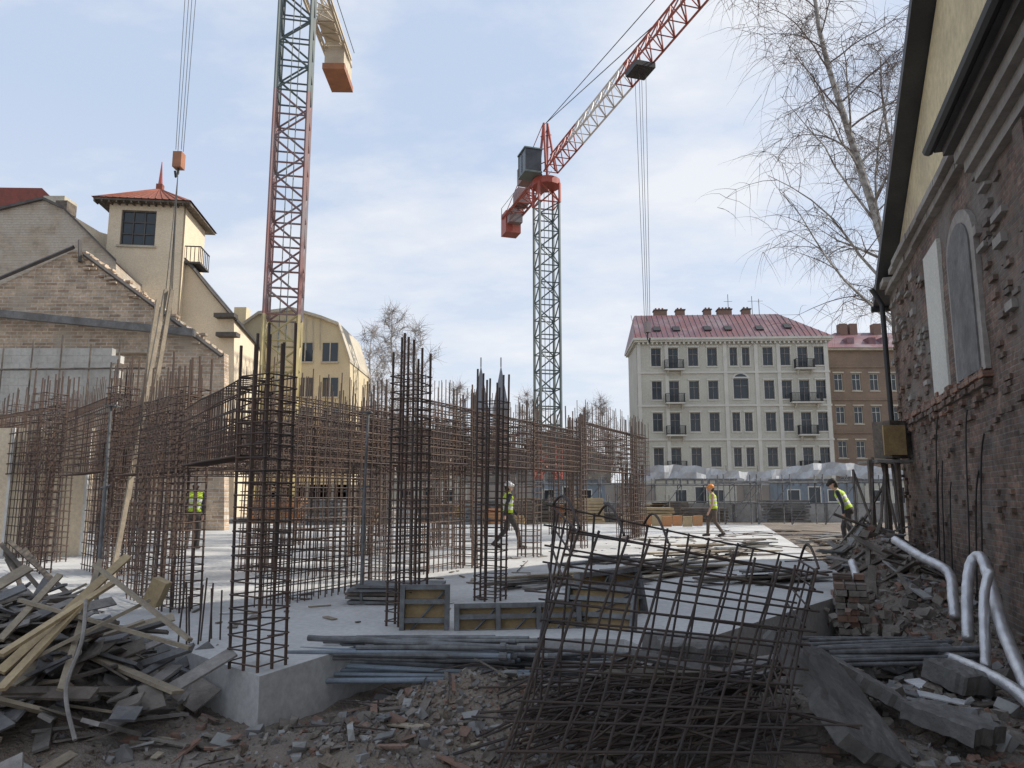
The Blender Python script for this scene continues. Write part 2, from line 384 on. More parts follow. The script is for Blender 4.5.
# ------------------------------------------------------------------ foreground debris
def board(mb,c,l,wd,th,yaw,pit,roll,m_):
    r=Matrix.Rotation(yaw,3,'Z')@Matrix.Rotation(-pit,3,'Y')@Matrix.Rotation(roll,3,'X'); mb.box(c,(l,wd,th),m_,r)
mb=MB()
for i in range(420):
    x=random.gauss(-4.15,.75);y=random.gauss(6.3,.65)
    if x>-2.5 or (x>-3.3 and y>6.9): continue
    z=gz(x,y)+U(0,.28)
    k=R()
    if k<.5: board(mb,(x,y,z),U(.3,1.2),U(.04,.14),U(.015,.03),U(-.5,2.2),U(-.45,.5),U(-.7,.7),random.choice(['wood_old','wood_old','wood_grey','wood_weathered','slate']))
    else: board(mb,(x,y,z),U(.15,.38),U(.1,.26),U(.008,.02),U(0,3.1),U(-.5,.5),U(-.6,.6),random.choice(['slate','wood_grey','stone','wood_old']))
for k,(px0,py0,px1,py1,Y0,Y1,wd) in enumerate(((0,672,128,556,5.4,6.6,.07),(0,655,118,580,5.3,6.3,.06),(20,600,190,648,5.9,5.9,.06),(95,565,190,640,6.2,5.6,.05),(0,690,85,600,5.2,6,.08),(60,690,100,560,5.3,6.6,.04),(0,640,60,575,5.6,6.2,.05),(30,660,150,600,5.5,6,.04))):
    p,q=sight(px0,py0,Y0),sight(px1,py1,Y1); d=q-p
    yaw=math.atan2(d.y,d.x); pit=math.asin(d.z/d.length)
    board(mb,(p+q)/2,d.length,wd,.025,yaw,pit,U(-.5,.5),'wood_new' if k in(0,1,4) else 'wood_weathered')
mb.box(sight(157,592,6.6),(.13,.12,.22),'wood_new',Matrix.Rotation(.4,3,'Y'))
mb.build('demolition_timber_pile')
def smoothpts(P,k=8):
    P=[Vector(p) for p in P]; out=[]
    for i in range(len(P)-1):
        p0=P[max(i-1,0)];p1=P[i];p2=P[i+1];p3=P[min(i+2,len(P)-1)]
        for j in range(k):
            t=j/k; out.append(.5*((2*p1)+(p2-p0)*t+(2*p0-5*p1+4*p2-p3)*t*t+(3*p1-p0-3*p2+p3)*t**3))
    return out+[P[-1]]
mb=MB(); mb.tube(smoothpts([sight(75,740,5.),sight(66,690,5.2),sight(82,640,5.4),sight(86,600,5.7)]),.014,'wood_grey',6); mb.build('plastic_hose')
mb=MB()
for i in range(6):
    p=sight(U(0,30),U(540,560),8.5);q=sight(U(20,80),U(585,600),8.3); mb.bar(p,q,.03,'wood_old',4)
mb.build('plank_stack')
mb=MB()
for i in range(6500):
    k=R()
    if k<.5: x=random.gauss(-.5,.9);y=random.gauss(6.1,.6)
    else: x=U(-3.2,4.5);y=U(4.7,9)
    if y<4.5: continue
    if x<-1.3 and y>6.0+abs(x+2)*.9: continue
    if y>7.5 and x<1.2: continue
    if x>1.3 and y>6.8+(x-1.3)*1.1: continue
    s=min(.13,.008+random.expovariate(65))
    mb.rock((x,y,gz(x,y)+s*.15),s*1.5,random.choice(['stone','stone','dirt','dirt','concrete','brick_bits','dirt','concrete_dark']))
for px,py,s in((438,685,.26),(400,700,.14),(510,700,.16),(225,730,.16),(205,765,.2),(350,742,.18),(470,720,.14),(215,690,.14),(385,722,.1),(300,745,.12)):
    p=grd(px,py,-.3); mb.rock((p.x,p.y,gz(p.x,p.y)+.05),s,'concrete',.6)
mb.build('rubble_field')
mb=MB()
for i in range(150):
    x=U(-3.2,1.2);y=U(5.1,7.2)
    if x<-1.3 and y>5.9+abs(x+2)*.85: continue
    board(mb,(x,y,gz(x,y)+U(.01,.05)),U(.06,.4),U(.02,.09),U(.004,.02),U(0,3.1),U(-.3,.3),U(-.4,.4),random.choice(['wood_old','wood_weathered','slate','stone','brick_bits','concrete','wood_old']))
for i in range(26):
    x=U(-3.,1.2);y=U(5.1,6.8)
    if x<-1.3 and y>5.9+abs(x+2)*.85: continue
    th=U(0,3.1);l=U(.15,.6);z=gz(x,y)+.03; d_=Vector((math.cos(th)*l,math.sin(th)*l,U(-.05,.1))); p=Vector((x,y,z)); mb.tube([p-d_,p+Vector((U(-.04,.04),U(-.04,.04),.04)),p+d_],.006,'rebar_dark',5)
mb.build('scattered_litter')
mb=MB()
for i in range(2800):
    y=U(8,20); s_=-abs(random.gauss(0,.9))-.05; x=3.0+.352*y+s_
    s=min(.22,.015+random.expovariate(26 if y>11 else 50)); mb.rock((x,y,gz(x,y)+s*.2),s*1.4,random.choice(['stone','stone','brick_bits','concrete','dirt','wood_old']))
for i in range(38):
    y=U(11,17); x=3.+.352*y-U(.6,1.9); board(mb,(x,y,gz(x,y)+.12),U(.4,1.4),U(.06,.16),.03,U(0,3),U(-.6,.6),U(-.5,.5),random.choice(['wood_old','wood_grey','concrete','wood_old']))
for i in range(900):
    x=U(2.6,5.6);y=U(5,9); s=.02+random.expovariate(28); s=min(s,.3); mb.rock((x,y,gz(x,y)+s*.2),s*1.4,random.choice(['stone','concrete','concrete_dark','stone','dirt','brick_bits']),.7)
for i in range(26):
    x=U(3.2,5.2);y=U(6,8.8); board(mb,(x,y,gz(x,y)+.04),U(.15,.6),U(.04,.2),.012,U(0,3),U(-.15,.15),U(-.15,.15),random.choice(['wood_old','wood_grey','slate','plastic_white','wood_old']))
mb.build('wall_rubble_bank')
mb=MB(); mb.M=frameM((4.55,9.9),DW)
for k in range(11):
    for i in range(3):
        if k>7 and R()<.5: continue
        for j in range(3):
            mb.box((i*.26+(k%2)*.06+U(-.02,.02),j*.13+U(-.02,.02),-.5+k*.08),(U(.2,.25),.12,.07),random.choice(['brick_bits','stone','stone','brick_wall_r']),Matrix.Rotation(U(-.12,.12),3,'Z'))
mb.M=None
for k in range(120): mb.rock((4.8+random.gauss(0,.3),9.9+random.gauss(0,.3),-.35+abs(random.gauss(0,.15))),U(.06,.2),random.choice(['brick_bits','stone','stone']))
mb.build('broken_brick_pier')
def rough_block(mb,c,d,r,mt,n=9):
    bm=bmesh.new(); bmesh.ops.create_cube(bm,size=1); bmesh.ops.subdivide_edges(bm,edges=bm.edges[:],cuts=n,use_grid_fill=True)
    c=Vector(c); sd_=U(0,50); vs=[]; bm.verts.ensure_lookup_table()
    for v in bm.verts:
        p=Vector((v.co.x*d[0],v.co.y*d[1],v.co.z*d[2])); q=Vector((v.co.x*d[0],v.co.y*d[1],0))
        e=max(abs(v.co.x),abs(v.co.y))*2
        f=1+(.2*noise.noise(q*5+Vector((sd_,0,0))) +.1*noise.noise(q*13+Vector((sd_,3,0)))-.06)*e**3
        p=Vector((p.x*f,p.y*f,p.z*(1-.15*e**8)+.014*noise.noise(p*14)+.009*noise.noise(p*40)))
        vs.append(c+r@(p+Vector((0,0,d[2]/2))))
    mb.add(vs,[[v.index for v in f.verts] for f in bm.faces],mt); bm.free()
for c,d,e in(((2.35,5.75,-.12),(.85,1.15,.13),(.55,.5,.2)),((2.95,6.5,-.22),(.6,.8,.12),(-.1,.5,-.3)),((1.5,6.75,-.15),(.65,.45,.32),(.1,.1,.2)),((3.3,5.9,-.36),(.5,.55,.14),(.15,.1,.6)),((4.1,7.2,-.36),(.4,.45,.2),(.2,.1,.4))):
    mb=MB(); r=Matrix.Rotation(e[2],3,'Z')@Matrix.Rotation(e[0],3,'X')@Matrix.Rotation(e[1],3,'Y')
    rough_block(mb,c,d,r,'concrete_mid'); mb.build('broken_concrete_slab')
def pipes(name,n,c,l,yaw,sp,hz,r=(.02,.035),m_=('steel_pipe',)):
    mb=MB()
    for i in range(n):
        th=yaw+U(-.12,.12); d=Vector((math.cos(th),math.sin(th),U(-.02,.04)))*l*U(.35,.55)
        p=Vector(c)+Vector((U(-.25,.25),U(-sp,sp),U(0,hz))); rr=U(*r)
        mb.tube([p-d,p+d],rr,random.choice(m_),10)
        if R()<.4: mb.tube([p+d*.9,p+d*.97],rr*1.5,'panel_steel',10)
    mb.build(name)
pipes('steel_tube_bundle',38,(-.75,7.02,-.2),1.9,-.18,.36,.3,(.016,.028),m_=('steel_pipe','steel_pipe','panel_steel','panel_steel','bluegrey'))
pipes('steel_tube_bundle',20,(.2,7.2,-.25),1.7,-.1,.2,.2,(.016,.026),m_=('steel_pipe','panel_steel'))
pipes('steel_tube_bundle',20,(3.9,8.3,-.36),1.8,.05,.5,.2,(.018,.03),m_=('steel_pipe','panel_steel'))
mb=MB()
for i in range(26):
    c=Vector((U(.7,2.2),U(6.0,7.2),-.15+R()*.25)); board(mb,c,U(.4,1.2),U(.05,.14),.03,U(-.3,1.2),U(-.25,.3),U(-.5,.5),random.choice(['wood_old','wood_old','wood_grey','concrete_dark']))
mb.build('timber_offcuts')
def fpanel(o,dx,W,H,tilt=.1,ply='panel_ply'):
    mb=MB(); mb.M=frameM(o,dx,o[2])@Matrix.Rotation(-tilt,4,'X')
    mb.b2((0,.05,0),(W,.065,H),ply)
    for z in (0,H*.33,H*.66,H-.05): mb.b2((.05,-.03,z),(W-.05,.048,z+.05),'panel_steel')
    n=max(2,int(W/.45)+1)
    for i in range(n):
        x=(W-.05)*i/(n-1); mb.b2((x,-.045,0),(x+.05,.046,H),'panel_steel')
    for i in range(n-1):
        x=(W-.05)*i/(n-1); mb.bar((x+.06,0,.05),(x+(W-.05)/(n-1),0,H-.06),.012,'panel_steel')
    mb.build('formwork_panel')
fpanel((-1.18,8.05,-.12),(1,.02),.52,.58,.06)
fpanel((-.6,8.0,-.2),(1,.12),1.35,.47,.15)
fpanel((.55,8.3,-.05),(1,-.5),.8,.5,.3)
fpanel((.8,8.5,-.02),(1,.9),1.1,.55,.2)
mb=MB()
for k in range(5):
    mb.box(gp(3.6+U(-.05,.05),1.2+U(-.1,.1),.03+k*.05),(1.1,.6,.035),random.choice(['wood_grey','wood_old','panel_steel']),Matrix.Rotation(-.1+U(-.1,.1),3,'Z'))
mb.build('plank_stack')
for k in range(18):
    mb=MB(); a=U(6,22);b=U(-3.5,1.5); 
    for j in range(random.randint(2,6)):
        board(mb,gp(a+U(-.2,.2),b+U(-.2,.2),.03+j*.035),U(.6,2.2),U(.1,.25),.03,U(.2,1.)+U(-.1,.1),0,0,random.choice(['wood_grey','wood_weathered','wood_old','panel_steel']))
    mb.build('plank_stack')
mb=MB()
for i in range(60):
    a=U(5,26);b=U(-3,2); p=gp(a,b,.02); th=U(0,3); l=U(.5,2); mb.bar(p,p+Vector((math.cos(th)*l,math.sin(th)*l,U(0,.05))),.012,'rebar')
for i in range(160):
    p=gp(U(1,22),U(-1,3),.012); board(mb,p,U(.04,.35),U(.03,.12),.012,U(0,3),0,0,random.choice(['wood_old','wood_weathered','dirt','stone','plastic_white']))
mb.build('loose_rebar')
mb=MB()
for a,b in(((166,290,12.5),(112,580,11.5)),((158,300,12.6),(128,500,12.)),((172,290,12.5),(150,420,12.2))):
    p,q=sight(*a),sight(*b); q.z=max(q.z,.03); mb.bar(p,q,.045,'wood_weathered',4,cap=True)
mb.build('leaning_timber')
# ------------------------------------------------------------------ brick building on the right
mb=MB(); d=Vector((DW[0],DW[1],0)); ninw=Vector((DW[1],-DW[0],0))
Mr=Matrix(((d.x,ninw.x,0,3.0),(d.y,ninw.y,0,0),(0,0,1,0),(0,0,0,1)))
mb.M=Mr
def rl(s): return 6.45+.48*(18.0-s)
S=[1+i*.25 for i in range(69)]+[18.35]
Z=[-1+.25*k for k in range(30)]
grid=[]
for s_ in S:
    top=min(6.3,rl(s_)-.02)
    for z in Z:
        zz=min(z,top); grid.append((s_,.04*noise.noise(Vector((s_*.7,zz*.7,0)))+.03*noise.noise(Vector((s_*2.1,zz*2.3,5))),zz))
nz=len(Z)
mb.add(grid,[(i*nz+k,(i+1)*nz+k,(i+1)*nz+k+1,i*nz+k+1) for i in range(len(S)-1) for k in range(nz-1)],'brick_wall_r')
mb.prism([(18.35,0,-1),(18.35,0,6.2),(18.35,9,6.2),(18.35,9,-1)],(-.3,0,0),'brick_wall_r')
mb.prism([(1,.06,6.2),(18.3,.06,6.2),(18.3,.06,rl(18.3)-.05),(8,.06,rl(8)-.05),(1,.06,rl(8)-3.4)],(0,.3,0),'cream_gable')
out=-.3; inn=9
mb.prism([(18.95,out,rl(18.95)),(8,out,rl(8)),(8,out,rl(8)+.24),(18.95,out,rl(18.95)+.24)],(0,inn-out,0),'roof_dark')
mb.prism([(7.99,out,rl(8)),(-2,out,rl(8)-4.7),(-2,out,rl(8)-4.46),(7.99,out,rl(8)+.24)],(0,inn-out,0),'roof_dark')
for z0,z1,o in((6.12,6.26,.1),(6.262,6.4,.2)):
    s_=10.3
    while s_<18.2:
        l=U(.4,1.1); e=min(18.2,s_+l)
        if R()<.93: mb.b2((s_,-o-U(0,.04),z0),(e-.01,.02,z1-U(0,.03)),'plaster_grey')
        s_=e
for z0,z1,o in((5.55,5.7,.1),(5.702,5.86,.2),(5.862,6.02,.3),(6.022,6.14,.42)):
    mb.b2((1,-o,z0),(9.9+o*.4,.05,z1),'plaster_grey' if o<.4 else 'trim_dark')
mb.prism([(1,-.5,6.142),(1,-.5,6.24),(1,.2,6.6),(1,.2,6.142)],(9.2,0,0),'roof_dark')
mb.tube([(1,-.56,6.2),(10.25,-.56,6.2)],.075,'iron',8)
s_=10.4
while s_<18:
    mb.b2((s_,-.13+U(0,.06),2.98+U(0,.03)),(s_+.24,.05,3.06+U(0,.04)),'brick_belt')
    mb.b2((s_+.1,-.1+U(0,.05),2.89),(s_+.33,.05,2.97),'brick_wall_r'); s_+=.25
for k in range(60): mb.box((U(10.4,18),-.02,U(2.75,3.15)),(U(.1,.26),.12,.07),random.choice(['brick_belt','brick_wall_r']))
mb.b2((12.75,-.05,3.12),(13.95,.03,5.7),'offwhite_trim')
def arch(s0,s1,z0,zs,k=12):
    c=(s0+s1)/2;r=(s1-s0)/2
    return [(s0,z0),(s1,z0)]+[(c+r*math.cos(math.pi*i/k),zs+r*.7*math.sin(math.pi*i/k)) for i in range(k+1)]
for k in range(480):
    s_=U(4,18.2);z=int(U(-.5,6)/.078)*.078+.04
    if 10.3<s_<14.1 and z>2.8: continue
    mb.b2((s_,-.03-U(0,.03),z-.03),(s_+.24,.02,z+.033),'brick_wall_r')
for k in range(60):
    s_=U(9,18.2);z=U(3.3,6)
    if 10.3<s_<14.1: continue
    mb.b2((s_,-.07,z-.04),(s_+U(.1,.5),.02,z+U(.0,.1)),'plaster_grey')
a1=arch(10.45,12.15,3.1,5.0); a2=arch(10.65,11.95,3.12,4.95)
mb.prism([(s_,-.06,z) for s_,z in a1],(0,.07,0),'plaster_grey'); mb.prism([(s_,-.085,z) for s_,z in a2],(0,.03,0),'concrete_dark')
mb.b2((8.0,-.09,-.9),(8.35,.03,5.5),'brick_wall_r')
mb.tube([(18.2,-.4,6.3),(18.2,-.2,5.9),(18.2,-.16,.2)],.06,'iron',10)
mb.tube([(18.95,-.35,rl(18.95)-.02),(18.95,8,rl(18.95)-.02)],.08,'iron',8)
for k in range(7):
    s0=U(9.5,14); z0=U(1.6,2.8); am=U(.6,1.); pts=[(s0+t*am,-.06-.02*k,z0-2*t+.25*math.sin(t*5)) for t in[i/8 for i in range(9)]]
    mb.tube(pts,.012,'cable',5)
mb.build('brick_warehouse',{'brick_wall_r':'walls','cream_gable':'gable','roof_dark':'roof','plaster_grey':'cornice','trim_dark':'soffit','iron':'gutters','brick_belt':'belt_course','offwhite_trim':'blind_panel','concrete_dark':'arched_niche','cable':'cables'})
for P,r in(([sight(895,540,11.5),sight(920,556,10.8),sight(948,572,10.2),sight(953,600,9.8),sight(955,618,9.6)],.065),
  ([sight(968,640,8.5),sight(967,595,8.8),sight(971,564,9.),sight(981,557,8.9),sight(990,582,8.5),sight(1004,632,7.7),sight(1030,692,6.7)],.062),
  ([sight(905,648,8.6),sight(940,655,8.2),sight(975,668,7.4),sight(1012,688,6.7),sight(1036,710,6.3)],.055),
  ([sight(986,668,7.6),sight(984,600,8.1),sight(990,570,8.2)],.05),([sight(852,562,11),sight(860,590,10.4),sight(861,615,9.9)],.055)):
    mb=MB(); pts=smoothpts(P); mb.tube(pts,[r*(1+.04*math.sin(i*2.2)) for i in range(len(pts))],'foil',12); mb.build('insulated_duct',smooth=True)
mb=MB()
mb.box(sight(893,440,16.2),(.6,.5,.8),'wood_old',Matrix.Rotation(.3,3,'Z')); mb.box(sight(890,462,16.2),(1.0,.9,.06),'wood_grey'); mb.b2(tuple(sight(884,455,15.9)),tuple(sight(905,425,15.85)),'panel_ply')
mb.box(sight(888,500,16.4),(.08,.08,1.6),'wood_old'); mb.box(sight(872,495,15.9),(.08,.08,1.5),'wood_old'); mb.box(sight(900,495,16.),(.08,.08,1.6),'wood_old')
for i in range(8): mb.bar(sight(U(850,900),U(455,480),16),sight(U(850,905),U(510,540),15.5),.03,'wood_old')
mb.build('timber_lean_to')
# ------------------------------------------------------------------ cranes
def lattice(mb,base,wd,z0,z1,matf,rot=.3,sec=None,rleg=.09,rb=.045):
    sec=sec or wd*1.0; cs=[Vector((math.cos(rot+math.pi/4+k*math.pi/2),math.sin(rot+math.pi/4+k*math.pi/2),0))*wd/1.414 for k in range(4)]
    b=Vector(base); z=z0; i=0
    while z<z1-.01:
        z2=min(z+sec,z1); mt=matf(z)
        for k in range(4):
            p=b+cs[k];q=b+cs[(k+1)%4]
            mb.bar(p+Vector((0,0,z)),p+Vector((0,0,z2)),rleg,mt)
            mb.bar(p+Vector((0,0,z)),q+Vector((0,0,z)),rb,mt)
            if (i+k)%2: mb.bar(p+Vector((0,0,z)),q+Vector((0,0,z2)),rb,mt)
            else: mb.bar(q+Vector((0,0,z)),p+Vector((0,0,z2)),rb,mt)
        z=z2;i+=1
    for s_ in(-.2,.2): mb.bar(b+Vector((s_,0,z0)),b+Vector((s_,0,z1)),.03,matf(z1))
def truss(mb,p,q,wd,ht,n,matf,r=.07,rb=.04):
    p=Vector(p);q=Vector(q);d=(q-p)/n;s=Vector((-d.y,d.x,0)).normalized()*wd/2;up=Vector((0,0,ht))
    for i in range(n):
        a=p+d*i;b=a+d;mt=matf(i/n)
        mb.bar(a+s,b+s,r,mt);mb.bar(a-s,b-s,r,mt);mb.bar(a+up,b+up,r,mt)
        m_=(a+b)/2
        mb.bar(a+s,a-s,rb,mt); mb.bar(a+s,b-s,rb,mt)
        for sg in(1,-1): mb.bar(a+s*sg,m_+up,rb,mt); mb.bar(m_+up,b+s*sg,rb,mt)
c2=sight(547,300,63); bx,by=c2.x,c2.y
HZ=29.6
mb=MB()
def m2(z): return 'crane_red' if z<4.5 else ('crane_yellow' if 9<z<10 else 'crane_grey')
lattice(mb,(bx,by,0),1.8,-.5,HZ-2.6,m2,.25,1.55,.12,.06)
lattice(mb,(bx,by,0),1.9,HZ-2.6,HZ-.8,lambda z:'crane_red',.25,1.8,.13,.07)
mb.tube([(bx,by,HZ-.9),(bx,by,HZ-.3)],1.25,'crane_red',16)
jd=Vector((7.5,-24,0)).normalized(); o=Vector((bx,by,HZ))
rootp=o+jd*1.2
truss(mb,rootp,rootp+jd*44,1.3,1.6,30,lambda t:'crane_red' if t<.12 or (t>.33 and t<.42) else 'crane_white' if t<.33 else 'crane_red',.09,.05)
truss(mb,o-jd*11,o-jd*1.2,1.5,.8,8,lambda t:'crane_red',.1,.06)
mb.M=frameM((bx,by),(jd.x,jd.y),HZ)
mb.b2((-11.5,-.8,-1.7),(-9.8,.8,.6),'crane_red'); mb.b2((-9.7,-.7,-.9),(-8.9,.7,.5),'crane_brown'); mb.b2((-8,-.6,.1),(-6.2,.6,1.6),'crane_brown')
for y in(-.9,.9):
    mb.bar((-11,y,.1),(-11,y,1.2),.04,'crane_grey');mb.bar((-1,y,1.2),(-11,y,1.2),.03,'crane_grey'); mb.bar((-11,y,0.05),(0,y,.05),.08,'crane_red')
    mb.bar((-1.,y*.5,0),(0,y*.2,5.2),.12,'crane_red'); mb.bar((1.2,y*.5,.2),(0,y*.2,5.2),.12,'crane_red')
    mb.bar((0,y*.3,5.1),(-10.5,y*.6,.7),.04,'crane_red')
for z in(1.5,2.8,4): mb.bar((-.9+z*.15,-.4,z),(1.1-z*.2,.4,z),.06,'crane_red')
mb.bar((0,0,5.2),(20,0,1.7),.045,'cable'); mb.bar((0,0,5.2),(38,0,1.7),.04,'cable')
mb.b2((-.6,-2.4,-.1),(1.3,-.9,1.9),'cab'); mb.b2((-.7,-2.5,1.9),(1.4,-.8,2.02),'crane_grey'); mb.b2((-.65,-2.45,-.25),(1.35,-.85,-.1),'crane_grey')
for x in(-.62,.3,1.26): mb.b2((x,-2.44,-.1),(x+.06,-2.38,1.9),'crane_grey')
mb.b2((-2.6,-1.9,0),(-1.2,-.95,1.6),'crane_brown')
tx=18.3
mb.b2((tx-.8,-.7,-.45),(tx+.8,.7,-.1),'iron')
for y in(-.25,.25):
    for x in(-.3,.3): mb.bar((tx+x,y,-.3),(tx+x*.4,y*.5,-17.5),.018,'cable')
mb.b2((tx-.2,-.15,-18.1),(tx+.2,.15,-17.4),'crane_brown'); mb.tube([(tx,0,-18.1),(tx,0,-18.5),(tx+.2,0,-18.75),(tx+.3,0,-18.5)],.06,'iron',6)
mb.M=None
mb.b2((bx-2.5,by-2.5,-.6),(bx+2.5,by+2.5,0.2),'concrete')
mb.build('tower_crane')
c1=sight(284,300,40); bx,by=c1.x,c1.y; HZ=33.5
mb=MB()
lattice(mb,(bx,by,0),1.8,-.5,HZ-1.5,lambda z:'crane_yellow' if z<10.6 else ('crane_brown' if z<24 else 'crane_grey'),.2,1.45,.12,.06)
mb.tube([(bx,by,HZ-1.5),(bx,by,HZ-.3)],1.2,'crane_red',16)
jd=Vector((0.02,-1,0)).normalized()
mb.M=frameM((bx,by),(jd.x,jd.y),HZ)
truss(mb,(1.2,0,0),(45,0,0),1.2,1.5,30,lambda t:'crane_red',.08,.05); truss(mb,(-12,0,0),(-1.2,0,0),1.4,.7,8,lambda t:'ballast',.09,.05)
for k in range(4): mb.b2((-12.3+k*.72,-.7,-1.3),(-11.65+k*.72,.7,.6),'ballast')
mb.b2((-12.5,-.8,-1.75),(-9.3,.8,-1.305),'hook_orange'); mb.b2((-9,-.55,.1),(-6.5,.55,1.3),'ballast')
for y in(-.9,.9):
    mb.bar((-12,y,1.2),(-1,y,1.2),.03,'crane_grey'); mb.bar((-1.,y*.5,0),(0,y*.2,5.2),.12,'crane_red'); mb.bar((1.2,y*.5,.2),(0,y*.2,5.2),.12,'crane_red')
    mb.b2((-11,y-.05,-.05),(-1,y+.05,.15),'ballast')
mb.bar((0,0,5.2),(30,0,1.7),.04,'cable'); mb.bar((0,0,5.2),(-11,0,.7),.04,'cable')
mb.b2((-.6,.8,-.2),(1.5,2.5,2.),'cab')
tx=14.; hz=13.9-HZ
mb.b2((tx-.7,-.6,-.4),(tx+.7,.6,-.1),'iron')
for y in(-.2,.2):
    for x in(-.3,.3): mb.bar((tx+x,y,-.3),(tx+x*.3,y*.5,hz+.2),.012,'cable')
mb.b2((tx-.18,-.16,hz-.5),(tx+.18,.16,hz+.1),'hook_orange'); mb.tube([(tx,0,hz-.5),(tx,0,hz-.7),(tx+.16,0,hz-.9),(tx+.25,0,hz-.7)],.045,'iron',6)
for k in range(4): mb.bar((tx,0,hz-.8),(tx+U(-.2,.2),U(-.2,.2),6.5-HZ+U(0,2)),.014,'cable')
mb.M=None
mb.b2((bx-2.5,by-2.5,-.6),(bx+2.5,by+2.5,0.2),'concrete')
mb.build('tower_crane')
# ------------------------------------------------------------------ far white apartment house
mb=MB(); W=21.; mb.M=frameM((14.0,81.5),(1,-.05),0); DP=9.
rows=[1.9,5.45,9.3,12.85,16.6]; cx=[2.1,4.0,6.2,8.3,10.65,12.0,14.4,16.3,18.2,20.0]
ops=[]
for r_,z in enumerate(rows):
    for i,x in enumerate(cx):
        if i in(4,5):
            if r_==3:
                continue
            ww=.42
        else: ww=.55
        lo=1.35 if (i in(1,8) and r_>0) else 1.0
        ops.append((x-ww,z-lo,x+ww,z+1.05))
ops.append((10.5,11.9,12.15,14.1))
mb.wall(W,-.5,18.3,ops,'offwhite',frame='wood_grey')
mb.b2((0,.5,-.5),(W,DP,18.3),'offwhite')
for o_ in ops:
    a,b,c,d_=o_
    mb.b2((a-.12,-.08,b-.14),(c+.12,.04,b-.02),'offwhite_trim'); mb.b2((a-.14,-.1,d_+.08),(c+.14,.04,d_+.24),'offwhite_trim')
    mb.b2((a-.1,-.04,b),(a-.003,.05,d_+.07),'offwhite_trim'); mb.b2((c+.003,-.04,b),(c+.1,.05,d_+.07),'offwhite_trim')
for z in(3.7,7.3,11.05,14.75): mb.b2((-.05,-.12,z),(W+.05,.05,z+.22),'offwhite_trim')
mb.b2((-.3,-.45,18.3),(W+.3,DP,18.5),'offwhite_trim'); mb.b2((-.45,-.65,18.502),(W+.45,DP+.2,18.75),'offwhite_trim')
for x in[.0,3.05,9.5,12.9,15.35,W-.5]: mb.b2((x,-.09,-.5),(x+.4,.04,18.3),'offwhite_trim')
for i in range(42): mb.b2((.1+i*.5,-.35,18.05),(.3+i*.5,.02,18.298),'offwhite_trim')
ar=[(11.325+.95*math.cos(math.pi*i/10),14.1+.75*math.sin(math.pi*i/10)) for i in range(11)]
mb.prism([(x,-.06,z) for x,z in ar],(0,.1,0),'offwhite_trim')
ar=[(11.325+.72*math.cos(math.pi*i/10),14.12+.55*math.sin(math.pi*i/10)) for i in range(11)]
mb.prism([(x,-.075,z) for x,z in ar],(0,.1,0),'glass')
def balc(x,z,wd=2.1,dp=.9):
    mb.b2((x-wd/2,-dp,z-.15),(x+wd/2,-.13,z),'offwhite_trim')
    for sx in(-.8,.8): mb.prism([(x+sx*wd/2.3,-.13,z-.151),(x+sx*wd/2.3,-.13,z-.7),(x+sx*wd/2.3,-dp*.8,z-.151)],(.12,0,0),'offwhite_trim')
    for zz in(z+.95,z+.08): mb.b2((x-wd/2,-dp,zz),(x+wd/2,-dp+.05,zz+.05),'iron'); mb.b2((x-wd/2,-dp+.05,zz),(x-wd/2+.05,-.1,zz+.05),'iron'); mb.b2((x+wd/2-.05,-dp+.05,zz),(x+wd/2,-.1,zz+.05),'iron')
    k=0
    while k<wd-.05: mb.b2((x-wd/2+k,-dp+.01,z),(x-wd/2+k+.035,-dp+.045,z+.95),'iron'); k+=.13
    for s_ in(-1,1):
        for k in range(5): mb.b2((x+s_*(wd/2-.04)-.02,-dp+.15+k*.15,z),(x+s_*(wd/2-.04)+.02,-dp+.18+k*.15,z+.95),'iron')
for r_ in(1,2,3,4): balc(4.0,rows[r_]-1.4); balc(18.2,rows[r_]-1.4,3.4 if r_==3 else 2.1)
z0,z1=18.752,22.4
rp=[(-.45,-.65,z0),(W+.45,-.65,z0),(W+.45,DP+.2,z0),(-.45,DP+.2,z0),(.3,4,z1),(W-4,4,z1),(W-4,5.5,z1),(.3,5.5,z1)]
mb.add(rp,[(0,1,5,4),(1,2,6,5),(2,3,7,6),(3,0,4,7),(4,5,6,7)],'roof_metal_red')
for i in range(36):
    x=-.1+i*.6
    if x>W+.3: break
    t=1. if x<W-4 else max(0,1-(x-(W-4))/4.45)
    p=Vector((x,-.65,z0+.03)); q=Vector((x,-.65+4.65*t,z0+.03+(z1-z0)*t)); mb.bar(p,q,.03,'trim_dark')
for x in(2.4,4.6,8.1,10.4,13.9,17.1):
    y0=.9 if x<16 else 1.2;sl_=(z1-z0)/4.65;zb=z0+(y0+.65)*sl_
    mb.box((x,y0,zb+.12),(.8,1.,.12),'iron',Matrix.Rotation(math.atan(sl_),3,'X'))
for x,wd in((2.7,1.5),(5.3,1.),(8.6,.8),(10.2,1.6),(13.1,.9)):
    mb.b2((x,4.4,z1-1),(x+wd,5.4,z1+.7),'brick_bits'); mb.b2((x-.08,4.3,z1+.702),(x+wd+.08,5.5,z1+.83),'trim_dark')
    for k in range(int(wd/.4)): mb.tube([(x+.25+k*.4,4.9,z1+.82),(x+.25+k*.4,4.9,z1+1.1)],.11,'roof_tile',8)
for x in(11.5,14.3,15.1): mb.bar((x,4.8,z1-.5),(x,4.8,z1+U(2,3)),.035,'iron'); mb.bar((x-.5,4.8,z1+1.8),(x+.5,4.8,z1+1.8),.02,'iron')
SP={'offwhite':'walls','offwhite_trim':'cornices','wood_grey':'window_frames','glass':'windows','iron':'balcony_railings','roof_metal_red':'roof','brick_bits':'chimneys','trim_dark':'roof_seams','roof_tile':'chimney_pots'}
